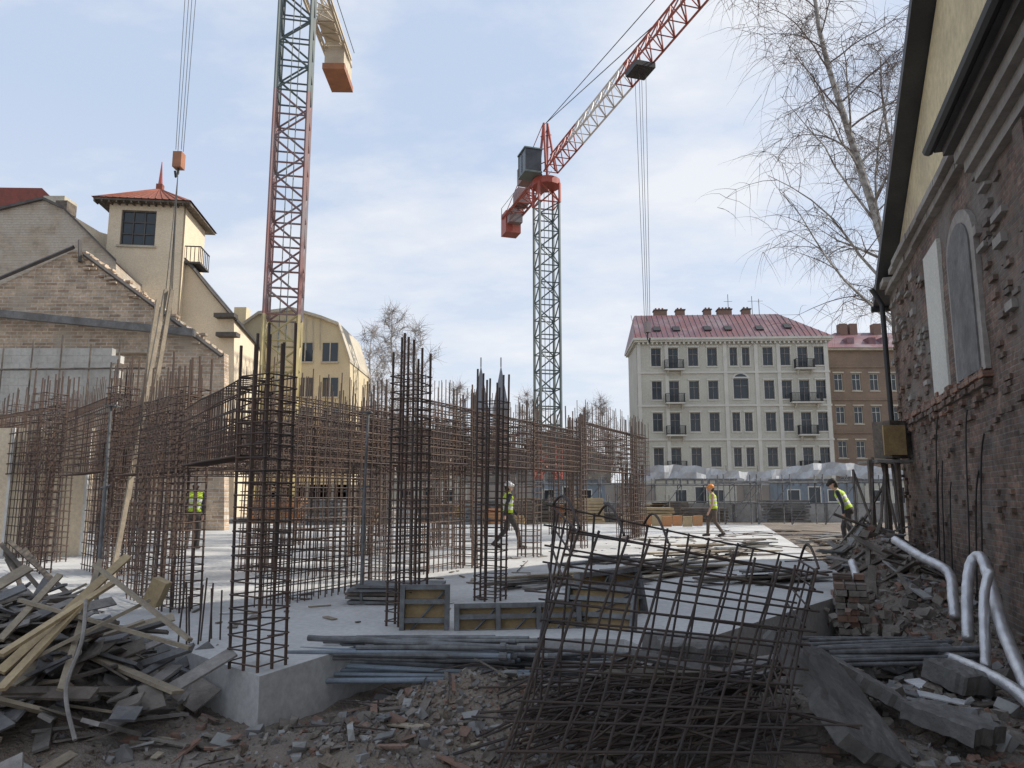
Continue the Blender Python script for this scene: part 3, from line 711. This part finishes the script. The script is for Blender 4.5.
mb.build('white_apartment_house',SP)
# ochre house
mb=MB(); mb.M=frameM((36.4,84),(1,.0),0); W=17
rows=[2.4,6.5,10.4,14.2]; ops=[]
for z in rows:
    for i in range(8): ops.append((1.1+i*2.05-.5,z-.95,1.1+i*2.05+.5,z+1.))
mb.wall(W,-.5,17.9,ops,'ochre_wall')
mb.b2((0,.5,-.5),(W,11,17.9),'ochre_wall')
for o_ in ops:
    a,b,c,d_=o_; mb.b2((a-.15,-.07,d_+.05),(c+.15,.04,d_+.22),'cream_dull'); mb.b2((a-.12,-.08,b-.15),(c+.12,.04,b-.02),'cream_dull')
for z in(4.3,8.3,12.1,15.9): mb.b2((0,-.1,z),(W,.04,z+.2),'ochre_wall')
mb.b2((-.2,-.45,17.9),(W+.2,11,18.15),'cream_dull')
rp=[(-.4,-.6,18.152),(W+.4,-.6,18.152),(W+.4,11.2,18.152),(-.4,11.2,18.152),(3,4.5,21.),(W-3,4.5,21.),(W-3,7,21.),(3,7,21.)]
mb.add(rp,[(0,1,5,4),(1,2,6,5),(2,3,7,6),(3,0,4,7),(4,5,6,7)],'roof_metal_red')
for x in(3.4,4.6,7.5): mb.b2((x,3.8,19.9),(x+.9,4.8,22.),'brick_bits')
for x in(2.7,5.2,6.7): mb.b2((x,.6,18.4),(x+.8,2,19.6),'roof_metal_red')
mb.build('ochre_apartment_house',{'ochre_wall':'walls','cream_dull':'cornices','glass':'windows','offwhite_trim':'window_frames','roof_metal_red':'roof','brick_bits':'chimneys'})
# ------------------------------------------------------------------ left buildings
def poly(pts,Y): return [sight(a,b,Y) for a,b in pts]
mb=MB()
P=poly([(70,560),(70,214),(100,232),(180,256),(193,268),(212,292),(222,302),(234,318),(234,560)],46)
mb.prism(P,(-2,12,0),'cream')
for a,b in(((180,256),(193,268)),((193,268),(212,292)),((212,292),(236,320))):
    p,q=sight(*a,45.8),sight(*b,45.8); mb.bar(p,q,.1,'trim_dark'); 
    mb.prism([p,q,q+Vector((0,0,.2)),p+Vector((0,0,.2))],(-2,12,0),'roof_dark')
for (x,y) in((226,316),(228,335)): mb.box(sight(x,y,45.7),(1.3,.7,.25),'trim_dark')
tb=sight(106,250,44.5); dx=Vector((1,.12,0)).normalized(); mb.M=frameM((tb.x,tb.y),dx,0); TW=4.5
zt=sight(106,203,44.5).z; zb=sight(106,262,44.5).z
wz0=sight(120,244,44.5).z; wz1=sight(120,209,44.5).z
mb.wall(TW,zb-4,zt,[(.75,wz0,2.85,wz1)],'cream',mull=(2,2),frame='trim_dark',fr=.09)
mb.b2((0.001,.35,zb-4),(TW,4.6,zt),'cream')
for k in range(3): mb.b2((-.03,.7+k*1.25,wz0),(0.03,1.6+k*1.25,wz1),'glass')
for k in range(3): mb.b2((-.07,.65+k*1.25,wz0+.9),(-.032,1.65+k*1.25,wz0+1.),'trim_dark')
mb.b2((.6,-.1,wz0-.15),(3.,.02,wz0-.02),'cream_dull')
mb.b2((-.75,-.6,zt),(TW+.5,5.3,zt+.14),'wood_old')
for i in range(14): mb.b2((-.75+i*.44,-.58,zt-.13),(-.67+i*.44,.0,zt-.002),'wood_old')
ap=(TW/2-.1,2.2,zt+2.0); q=[(-.85,-.7,zt+.142),(TW+.6,-.7,zt+.142),(TW+.6,5.4,zt+.142),(-.85,5.4,zt+.142)]
mb.add(q+[ap],[(0,1,4),(1,2,4),(2,3,4),(3,0,4)],'roof_tile')
for i in range(1,14):
    t=i/14
    a=Vector(q[0])*(1-t)+Vector(q[1])*t; mb.bar(a+Vector((0,0,.02)),a+(Vector(ap)-a)*.97,.035,'roof_tile')
mb.bar(ap,(ap[0],ap[1],ap[2]+1.9),.16,'crane_red',6,.02); mb.box((ap[0],ap[1],ap[2]+.1),(.4,.4,.35),'roof_tile')
bz=zb+.3
mb.b2((TW+.02,.6,bz),(TW+1.,2.6,bz+.12),'trim_dark')
for k in range(6): mb.b2((TW+.95,.62+k*.38,bz+.12),(TW+.99,.66+k*.38,bz+1.1),'iron'); 
for k in range(4): mb.b2((TW+.1+k*.25,.6,bz+.12),(TW+.14+k*.25,.64,bz+1.1),'iron')
mb.b2((TW+.02,.58,bz+1.1),(TW+1.,.66,bz+1.16),'iron'); mb.b2((TW+.93,.661,bz+1.1),(TW+1.,2.6,bz+1.16),'iron')
mb.M=None
mb.build('tower_house',{'cream':'walls','roof_tile':'tower_roof','glass':'windows','trim_dark':'eaves','wood_old':'soffit','iron':'balcony_railing','crane_red':'finial','roof_dark':'roof'})
mb=MB()
P=poly([(-90,560),(-90,235),(0,209),(42,199),(62,208),(88,232),(116,262),(116,560)],40)
mb.prism(P,(-2,10,0),'brick_beige2')
for a,b in(((-90,235),(0,209)),((0,209),(42,199)),((42,199),(62,208)),((62,208),(116,262))):
    p,q=sight(*a,39.8),sight(*b,39.8); mb.prism([p,q,q+Vector((0,0,.15)),p+Vector((0,0,.15))],(-2.2,10.5,0),'trim_dark')
mb.box(sight(60,206,44),(1.3,1.3,.8),'cream_dull'); mb.box(sight(66,209,43),(.7,1.,.7),'wood_old')
mb.build('plastered_gable_house',{'brick_beige2':'walls','trim_dark':'roof_edge','cream_dull':'chimney','wood_old':'chimney_cap'})
mb=MB()
mb.prism([sight(-120,186,52),sight(42,188,52),sight(60,206,52),sight(60,222,52),sight(-120,222,52)],(0,8,-1.5),'roof_tile_red')
mb.prism([sight(-120,212,52.5),sight(40,205,52.5),sight(60,230,52.5),sight(60,480,52.5),sight(-120,480,52.5)],(0,6,0),'cream')
mb.build('tiled_roof_house',{'roof_tile_red':'roof','cream':'walls'})
mb=MB()
st=[(-90,560),(-90,318),(0,285),(72,251),(80,251)]
x,y=80,251
while x<222: 
    dxp=9+3*math.sin(x); x+=dxp; st.append((x,y)); y+=dxp*.74; st.append((x,y))
st+=[(x,560)]
P=poly(st,30); mb.prism(P,(0,.5,0),'brick_beige')
for k in range(70):
    t=R(); a=sight(80+t*140,251+t*104,29.9); mb.box(a+Vector((U(-.3,.3),U(0,.4),U(-.35,.1))),(.28,.26,.1),'brick_beige')
for a,b in(((-90,316),(74,247)),((80,240),(80,262)),((84,254),(222,356))):
    p,q=sight(*a,29.8),sight(*b,29.8); mb.bar(p,q,.09,'trim_dark')
p,q=sight(-90,302,29.7),sight(196,330,29.7); mb.prism([p,q,q+Vector((0,0,-.3)),p+Vector((0,0,-.3))],(0,-.3,0),'concrete_dark')
p,q=sight(-90,311,29.85),sight(150,350,29.85); mb.b2((p.x,29.6,p.z-1.8),(q.x,29.95,q.z+.0),'brick_beige2')
mb.build('ruined_brick_gable',{'brick_beige':'walls','trim_dark':'rafters','concrete_dark':'lintel','brick_beige2':'plaster'})
mb=MB()
for r_ in range(9):
    x=-24.; 
    z=sight(0,348,24).z-.25*(r_+1)
    while x<sight(100,350,24).x:
        l=.6; mb.b2((x+(r_%2)*.3,24,z),(x+(r_%2)*.3+l-.006,24.24,z+.246),'block_dull'); x+=l
for k in range(9):
    xx=-19.5+k*.95; mb.bar((xx,23.8,1.5),(xx,23.8,6.3+.15*(k%3)),.03,'wood_old')
for z in(3.9,5.4): mb.bar((-20,23.75,z),(-11.3,23.75,z+.1),.035,'wood_old')
mb.build('aerated_block_wall')
mb=MB(); p=sight(-60,425,17.5);q=sight(92,428,17.5); mb.b2((p.x,17.5,0),(q.x,17.7,q.z),'cream')
for k in range(7): xx=p.x+(q.x-p.x)*k/6; mb.b2((xx-.03,17.44,0),(xx+.03,17.497,q.z),'white_block')
mb.build('boarded_wall')
mb=MB(); 
P=poly([(226,560),(226,337),(258,314),(292,310),(320,318),(338,325),(350,362),(350,560)],58); mb.prism(P,(0,8,0),'yellow_wall')
for a,b in(((226,337),(258,314)),((258,314),(292,310)),((292,310),(320,318)),((320,318),(338,325)),((338,325),(350,362))):
    p,q=sight(*a,57.7),sight(*b,57.7); mb.prism([p,q,q+Vector((0,0,.25)),p+Vector((0,0,.25))],(0,8.5,0),'cream_dull')
for x in(305,330):
    for y in(352,387,417): 
        c=sight(x,y,57.9); mb.b2((c.x-.6,57.93,c.z-.75),(c.x+.6,57.97,c.z+.75),'glass'); mb.b2((c.x-.7,57.85,c.z-.9),(c.x+.7,57.99,c.z-.77),'cream_dull'); mb.b2((c.x-.04,57.9,c.z-.75),(c.x+.04,57.925,c.z+.75),'cream_dull')
for k in range(9):
    p=sight(264+k*7,318,57.9); q=sight(264+k*7,350,57.9); mb.bar(p,q,.03,'cream_dull')
mb.box(sight(242,318,60),(1,1,1.6),'yellow_wall')
mb.build('yellow_house',{'yellow_wall':'walls','cream_dull':'roof_edge','glass':'windows'})
mb=MB()
for px in(481,501):
    c=sight(px,365,210); x=c.x; mb.b2((x-2.2,208,0),(x+2.2,212,26),'church'); mb.add([(x-2.2,208,26.01),(x+2.2,208,26.01),(x+2.2,212,26.01),(x-2.2,212,26.01),(x,210,c.z)],[(0,1,4),(1,2,4),(2,3,4),(3,0,4)],'church'); mb.bar((x,210,c.z-.5),(x,210,c.z+2.2),.2,'church')
mb.b2((sight(481,400,212).x-2,212.5,0),(sight(501,400,212).x+2,240,18),'church')
mb.build('twin_spire_church')
for x0,x1,z1,y in((-22,-8,9,95),(-8,2,7,100),(2,9,8,98),(-60,-24,9,110),(8,14,6,105),(50,90,14,110)):
    mb=MB(); mb.b2((x0,y,-.5),(x1,y+10,z1),'far_wall'); mb.prism([(x0-.3,y-.3,z1+.002),(x1+.3,y-.3,z1+.002),((x0+x1)/2,y-.3,z1+2.2)],(0,10.6,0),'trim_dark')
    k=x0+1.2
    while k<x1-1:
        for z in(2,5,8,11):
            if z<z1-1: mb.b2((k-.45,y-.04,z-.8),(k+.45,y+.1,z+.8),'glass')
        k+=2.3
    mb.build('distant_house',{'far_wall':'walls','trim_dark':'roof','glass':'windows'})
# ------------------------------------------------------------------ trees
def tree(mb,base,H,r0,seed,nl,ns,ntw,bark,twm,spread=.35,droop=0.,start=.25,tl=1.2,tr=.012,lean=(0,0)):
    rn=random.Random(seed)
    def path(p,d,l,r,n,curve,mt,sides,dr):
        pts=[p];rs=[r]
        for i in range(n):
            d=(d+Vector((rn.gauss(0,curve),rn.gauss(0,curve),rn.gauss(0,curve)-dr))).normalized(); p=p+d*l/n; pts.append(p); rs.append(r*(1-.85*(i+1)/n))
        mb.tube(pts,rs,mt,sides,False); return pts,rs
    tp,tr_=path(Vector(base),Vector((lean[0],lean[1],1)).normalized(),H,r0,14,.03,bark,8,0)
    for i in range(nl):
        t=start+(1-start)*(i+rn.random())/nl; k=t*14;a=int(min(k,13));p=tp[a].lerp(tp[a+1],k-a); az=i*2.4+rn.uniform(-.4,.4)
        l=H*spread*(1.08-t)**.7*rn.uniform(.7,1.1); d=Vector((math.cos(az),math.sin(az),rn.uniform(.7,1.4))).normalized()
        lp,lr=path(p,d,l,r0*.32*(1.15-t),7,.1,bark if t<.6 else twm,5,droop*.25)
        for j in range(ns):
            t2=.2+.8*(j+rn.random())/ns;k2=t2*7;b=int(min(k2,6));p2=lp[b].lerp(lp[b+1],k2-b)
            d2=((lp[min(b+1,7)]-lp[b]).normalized()+Vector((rn.gauss(0,.6),rn.gauss(0,.6),rn.gauss(0,.4)))).normalized()
            sp,sr=path(p2,d2,l*.42*rn.uniform(.6,1),max(lr[b]*.45,tr*1.3),5,.13,twm,4,droop*.8)
            for q in range(ntw):
                p3=sp[rn.randint(1,5)]; d3=Vector((rn.gauss(0,.6),rn.gauss(0,.6),rn.gauss(0,.5)+.2-droop)).normalized()
                path(p3,d3,tl*rn.uniform(.5,1.3),tr,4,.14,twm,3,droop*1.6)
mb=MB(); tree(mb,(17.6,31,-.5),30,.3,5,34,9,9,'bark_white','twig',.33,.16,.25,1.9,.011,lean=(-.03,0)); mb.build('birch_tree')
mb=MB(); tree(mb,(20.5,36,-.5),27,.28,8,26,9,8,'bark_white','twig',.3,.16,.25,1.7,.012,lean=(-.03,0)); mb.build('birch_tree')
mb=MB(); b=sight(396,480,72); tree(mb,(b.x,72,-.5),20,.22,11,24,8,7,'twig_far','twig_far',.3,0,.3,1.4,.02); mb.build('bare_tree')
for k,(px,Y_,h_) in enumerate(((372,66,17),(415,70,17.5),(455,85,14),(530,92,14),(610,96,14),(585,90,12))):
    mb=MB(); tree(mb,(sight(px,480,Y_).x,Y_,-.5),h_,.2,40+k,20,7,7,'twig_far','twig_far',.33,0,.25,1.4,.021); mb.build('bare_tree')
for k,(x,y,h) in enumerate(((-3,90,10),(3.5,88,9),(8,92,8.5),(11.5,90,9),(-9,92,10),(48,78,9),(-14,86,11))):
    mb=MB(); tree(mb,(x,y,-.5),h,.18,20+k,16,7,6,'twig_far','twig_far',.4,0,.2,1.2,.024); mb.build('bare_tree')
# ------------------------------------------------------------------ back of the site
mb=MB()
mb.b2((-6,47,-.5),(30,47.4,.9),'concrete'); 
for k in range(24): mb.b2((-5+k*1.45,46.9,-.4),(-4.9+k*1.45,46.997,.9),'concrete_dark')
mb.build('retaining_wall')
mb=MB()
n=60;vs=[]
for i in range(n+1):
    x=9.+i*.4; zt=3.3+.3*math.sin(i*.21)+.35*(i/n)+.05*math.sin(i*1.7); y=56+.25*math.sin(i*.9)
    vs+=[(x,y,zt-1.),(x,y-.15*math.sin(i*1.3),zt-.5),(x,y,zt)]
fs=[]
for i in range(n):
    for k in(0,1): fs.append((i*3+k,i*3+3+k,i*3+4+k,i*3+1+k))
mb.add(vs,fs,'tarp_white')
for i in range(0,n+1,6): mb.bar((9+i*.4,56.3,-.5),(9+i*.4,56.3,3.6),.04,'steel_pipe')
mb.build('tarpaulin_fence')
mb=MB(); mb.b2((-30,58,-.5),(60,58.2,2.2),'far_wall')
for k in range(45): mb.b2((-30+k*2,57.93,-.5),(-29.8+k*2,57.998,2.3),'concrete')
mb.build('site_boundary_wall')
for x,y,wd_,m_,yw in((10.5,51,5,'offwhite',.1),(18.5,52,5,'bluegrey',-.1),(25,53,4.5,'offwhite',0),(1.5,52,5,'bluegrey',.05),(-8,50,5,'offwhite',0.1)):
    mb=MB(); mb.M=frameM((x,y),(1,yw),-.1); mb.wall(wd_,0,2.5,[(.6,1.,1.5,1.9),(2.,.05,2.9,2.1),(3.3,1.,4.1,1.9)],m_,rev=.08,mull=(0,0)); mb.b2((0,.1,0),(wd_,2.3,2.5),m_); mb.b2((-.05,-.05,2.502),(wd_+.05,2.4,2.62),'panel_steel')
    k=0
    while k<wd_: mb.b2((k,-.03,2.15),(k+.1,-.002,2.5),'panel_steel'); k+=.5
    mb.build('site_cabin')
def scaffold(x0,y0,nx,nz,bay=1.6,h=1.,lv='steel_pipe'):
    mb=MB()
    for i in range(nx+1):
        for j in(0,1): mb.bar((x0+i*bay,y0+j,0),(x0+i*bay,y0+j,nz*h+.4),.03,lv)
    for k in range(1,nz+1):
        for j in(0,1): mb.bar((x0,y0+j,k*h),(x0+nx*bay,y0+j,k*h),.028,lv)
        for i in range(nx+1): mb.bar((x0+i*bay,y0,k*h),(x0+i*bay,y0+1,k*h),.028,lv)
    for i in range(0,nx): mb.bar((x0+i*bay,y0,0),(x0+(i+1)*bay,y0,h*nz),.02,lv)
    mb.b2((x0,y0+.1,nz*h+.03),(x0+nx*bay,y0+.9,nz*h+.08),'wood_grey'); mb.build('scaffolding')
scaffold(10.2,36,5,2); scaffold(-3,42,6,2); scaffold(2,40,4,1); scaffold(7,45,5,2)
rn=random.Random(3)
for k in range(60):
    mb=MB(); x=rn.uniform(-14,15.5);y=rn.uniform(36,46); 
    wd,dp,ht=rn.uniform(.6,2.6),rn.uniform(.5,1.4),rn.uniform(.2,1.3); mt=rn.choice(['wood_new','wood_grey','panel_ply','orange_mesh','bluegrey','concrete_dark','panel_steel','panel_steel','wood_old','wood_old','tarp_white'])
    n=max(2,int(ht/.14)); 
    for j in range(n): mb.box((x+rn.uniform(-.05,.05),y,(j+.5)*ht/n),(wd*rn.uniform(.9,1),dp,ht/n*.8),mt,Matrix.Rotation(rn.uniform(-.1,.1),3,'Z'))
    mb.build('material_stack')
mb=MB(); p=Vector((5.,33,0))
for k in range(8): mb.box(p+Vector((k*.45,0,.25+.03*(k%2))),(.42,.05,.45),'orange_mesh' if k%3 else 'wood_new',Matrix.Rotation(.2,3,'X'))
mb.build('edge_boards')
# ------------------------------------------------------------------ people
def human(name,loc,yaw,stride=1.,helmet='helmet_white',legs='trousers',sleeve='jacket_dark',arm=1.,bend=0.,headturn=0.):
    parts=[]
    def c(p,q,r1,r2,m_): parts.append((Vector(p),Vector(q),r1,r2,m_))
    s=stride
    kb=[(1,.10+.12*s,.50,.30*s,.09),(-1,.0-.02*s,.49,-.34*s,.09+.06*s)]
    drop=-.03*s
    for sd,ky,kz,ay,az in kb:
        x=.1*sd
        hip=(x,0,.92+drop);kn=(x*1.1,ky,kz);an=(x*1.1,ay,az)
        c(hip,kn,.095,.068,legs); c(kn,an,.066,.05,legs); c((an[0],an[1]-.04,az-.03),(an[0]+.02*sd,ay+.15,az-.05 if sd>0 else az-.085*s-.03),.048,.038,'boots')
    T_=Matrix.Rotation(-bend,3,'X')
    def tz(p): v=Vector(p)-Vector((0,0,.95)); return T_@v+Vector((0,0,.95+drop))
    c(tz((-.07,0,.92)),tz((.07,0,.92)),.125,.125,legs)
    for z0,z1,xx,r_,m_ in((1.0,1.0,.075,.122,'hivis'),(1.1,1.1,.075,.12,'hivis_stripe'),(1.16,1.16,.08,.118,'hivis'),(1.26,1.26,.095,.122,'hivis_stripe'),(1.33,1.33,.1,.122,'hivis')):
        c(tz((-xx,0,z0)),tz((xx,0,z1)),r_,r_,m_)
    c(tz((-.15,0,1.41)),tz((.15,0,1.41)),.072,.072,'hivis')
    c(tz((0,0,1.42)),tz((0,.02,1.54)),.055,.05,'skin')
    for sd,sw in((1,-.9*s*arm),(-1,.9*s*arm)):
        sh=Vector((.205*sd,0,1.41));el=sh+Vector((.035*sd,sw*.13,-.28));wr=el+Vector((-.0*sd,sw*.12+.08,-.235))
        c(tz(sh),tz(el),.058,.045,sleeve);c(tz(el),tz(wr),.044,.031,sleeve)
        d=(wr-el).normalized();pm=wr+d*.085
        c(tz(wr),tz(pm),.03,.034,'skin')
        for k in range(4):
            b0=pm+Vector((0,(k-1.5)*.02,0)); l=(.07,.08,.075,.06)[k]
            m1=b0+d*l*.5+Vector((-.012*sd,0,0)); m2=m1+d*l*.45+Vector((-.03*sd,.0,0))
            c(tz(b0),tz(m1),.0095,.009,'skin');c(tz(m1),tz(m2),.009,.0075,'skin')
        t0=wr+d*.025+Vector((0,.025,0)); t1=t0+Vector((-.015*sd,.028,-.03)); t2=t1+Vector((-.01*sd,.008,-.03)); c(tz(t0),tz(t1),.012,.01,'skin'); c(tz(t1),tz(t2),.01,.008,'skin')
    hd=Vector((0,.02,1.63))
    hr=Matrix.Rotation(headturn,3,'Z')
    def hz_(p): return tz(hd+hr@Vector(p))
    c(hz_((0,-.02,.02)),hz_((0,.01,.02)),.088,.085,'skin'); c(hz_((0,.02,-.03)),hz_((0,.045,-.075)),.07,.045,'skin')
    c(hz_((0,.095,.005)),hz_((0,.112,-.025)),.011,.016,'skin')
    for sd in(1,-1): c(hz_((.083*sd,-.005,.01)),hz_((.083*sd,-.01,-.025)),.016,.012,'skin')
    c(hz_((0,-.04,-.0)),hz_((0,-.035,-.05)),.082,.07,'hair')
    c(hz_((0,.083,-.058)),hz_((0,.09,-.058)),.016,.014,'skin')
    c(hz_((0,-.02,.06)),hz_((0,.01,.06)),.1,.098,helmet); c(hz_((0,.03,.055)),hz_((0,.12,.045)),.085,.04,helmet)
    mb=MB()
    for p,q,r1,r2,m_ in parts:
        d=q-p;L_=d.length; 
        if L_<1e-4: d=Vector((0,0,1));L_=1e-4
        d=d.normalized();pts=[];rs=[]
        for i in range(5): t=math.pi/2*(1-i/4); pts.append(p-d*r1*math.sin(t));rs.append(max(r1*math.cos(t),.0015))
        for i in range(5): t=math.pi/2*(i/4); pts.append(q+d*r2*math.sin(t));rs.append(max(r2*math.cos(t),.0015))
        mb.tube(pts,rs,m_,14)
    ob=mb.build(name+'_tmp'); mo=ob.modifiers.new('r','REMESH'); mo.mode='VOXEL'; mo.voxel_size=.009
    sm=ob.modifiers.new('s','SMOOTH'); sm.iterations=2; sm.factor=.5
    dg=bpy.context.evaluated_depsgraph_get(); me=bpy.data.meshes.new_from_object(ob.evaluated_get(dg))
    bpy.data.objects.remove(ob)
    me.materials.clear(); names=[]
    for p in parts:
        if p[4] not in names: names.append(p[4])
    for n_ in names: me.materials.append(MATS[n_])
    nf=len(me.polygons); cen=np.zeros(nf*3); me.polygons.foreach_get('center',cen); cen=cen.reshape(-1,3)
    best=np.full(nf,1e9);idx=np.zeros(nf,int)
    for p,q,r1,r2,m_ in parts:
        a=np.array(p);d=np.array(q)-a;t=np.clip(((cen-a)@d)/max(d@d,1e-9),0,1); dist=np.linalg.norm(cen-a-t[:,None]*d,axis=1)-(r1+(r2-r1)*t)
        mk=dist<best; best[mk]=dist[mk]; idx[mk]=names.index(m_)
    me.polygons.foreach_set('material_index',idx.astype('i')); me.polygons.foreach_set('use_smooth',[True]*nf); me.update()
    ob=bpy.data.objects.new(name,me); bpy.context.scene.collection.objects.link(ob); ob.location=loc; ob.rotation_euler=(0,0,yaw)
    e=MB()
    for sd in(1,-1): 
        p=hz_((.033*sd,.078,.012)); e.box(p,(.018,.012,.01),'eye')
    p=hz_((0,.103,-.06)); e.box(p,(.04,.006,.006),'brick_bits')
    eo=e.build('face_details'); eo.parent=ob
    return ob
p=grd(508,549); human('construction_worker',(p.x,p.y,0.01),math.radians(-75),1.,'helmet_white','trousers','jacket_dark')
p=grd(715,537); human('construction_worker',(p.x,p.y,0.01),math.radians(80),.75,'helmet_orange','trousers_brown','skin',.6,.08)
p=sight(192,540,19.5); human('construction_worker',(p.x,19.5,0.01),math.radians(10),.3,'helmet_white','trousers','jacket_dark',1,.1)
p=sight(850,535,18.5); human('construction_worker',(p.x,18.5,gz(p.x,18.5)+.02),math.radians(60),.4,'hair','trousers','jacket_dark',.5,.45)
# ------------------------------------------------------------------ light, sky, camera
az=math.radians(80);el=math.radians(40)
sd=Vector((math.cos(el)*math.sin(az),math.cos(el)*math.cos(az),math.sin(el)))
l=bpy.data.lights.new('sun','SUN'); l.energy=5.0; l.angle=math.radians(.6); l.color=(1,.93,.82)
lo=bpy.data.objects.new('sun',l); lo.rotation_euler=sd.to_track_quat('Z','Y').to_euler(); bpy.context.scene.collection.objects.link(lo)
wd=bpy.data.worlds.new('World'); bpy.context.scene.world=wd; wd.use_nodes=True; N=wd.node_tree.nodes;L=wd.node_tree.links
bg=N['Background']; bg.inputs[1].default_value=.15
sk=N.new('ShaderNodeTexSky'); sk.sky_type='NISHITA'; sk.sun_disc=False; sk.sun_elevation=el; sk.sun_rotation=az; sk.air_density=1.0; sk.dust_density=1.5; sk.ozone_density=1.5
tc=N.new('ShaderNodeTexCoord').outputs['Generated']; sp=N.new('ShaderNodeSeparateXYZ'); L.new(tc,sp.inputs[0])
ad=N.new('ShaderNodeMath'); ad.operation='ADD'; ad.inputs[1].default_value=.22; L.new(sp.outputs[2],ad.inputs[0])
dv=N.new('ShaderNodeVectorMath'); dv.operation='DIVIDE'; L.new(tc,dv.inputs[0]); cb=N.new('ShaderNodeCombineXYZ')
for i in range(3): L.new(ad.outputs[0],cb.inputs[i])
L.new(cb.outputs[0],dv.inputs[1])
mp=N.new('ShaderNodeMapping'); mp.inputs['Scale'].default_value=(1.,1.5,1.); mp.inputs['Rotation'].default_value=(0,0,.5); L.new(dv.outputs[0],mp.inputs[0])
c_=noiz(N,L,mp.outputs[0],1.25,9,.58); f=ramp(N,L,c_,.45,.64)
hm=ramp(N,L,sp.outputs[2],.0,.45,True)
mm=N.new('ShaderNodeMath'); mm.operation='MULTIPLY'; L.new(f,mm.inputs[0]); mm.inputs[1].default_value=.75
haze=mixc(N,L,hm,(4.1,4.85,6.15),(5.7,6.0,6.5))
col_=mixc(N,L,.84,sk.outputs[0],haze)
col_=mixc(N,L,mm.outputs[0],col_,(6.3,6.35,6.5))
L.new(col_,bg.inputs[0])
cam=bpy.data.cameras.new('camera'); cam.sensor_width=36; cam.lens=740/1024*36; cam.clip_end=3000; cam.clip_start=.05
co=bpy.data.objects.new('camera',cam); co.location=(0,0,CAMZ); co.rotation_euler=(math.pi/2+math.atan(T),0,0); bpy.context.scene.collection.objects.link(co)
sc=bpy.context.scene; sc.camera=co; sc.view_settings.view_transform='Standard'; sc.view_settings.look='None'; sc.view_settings.exposure=0
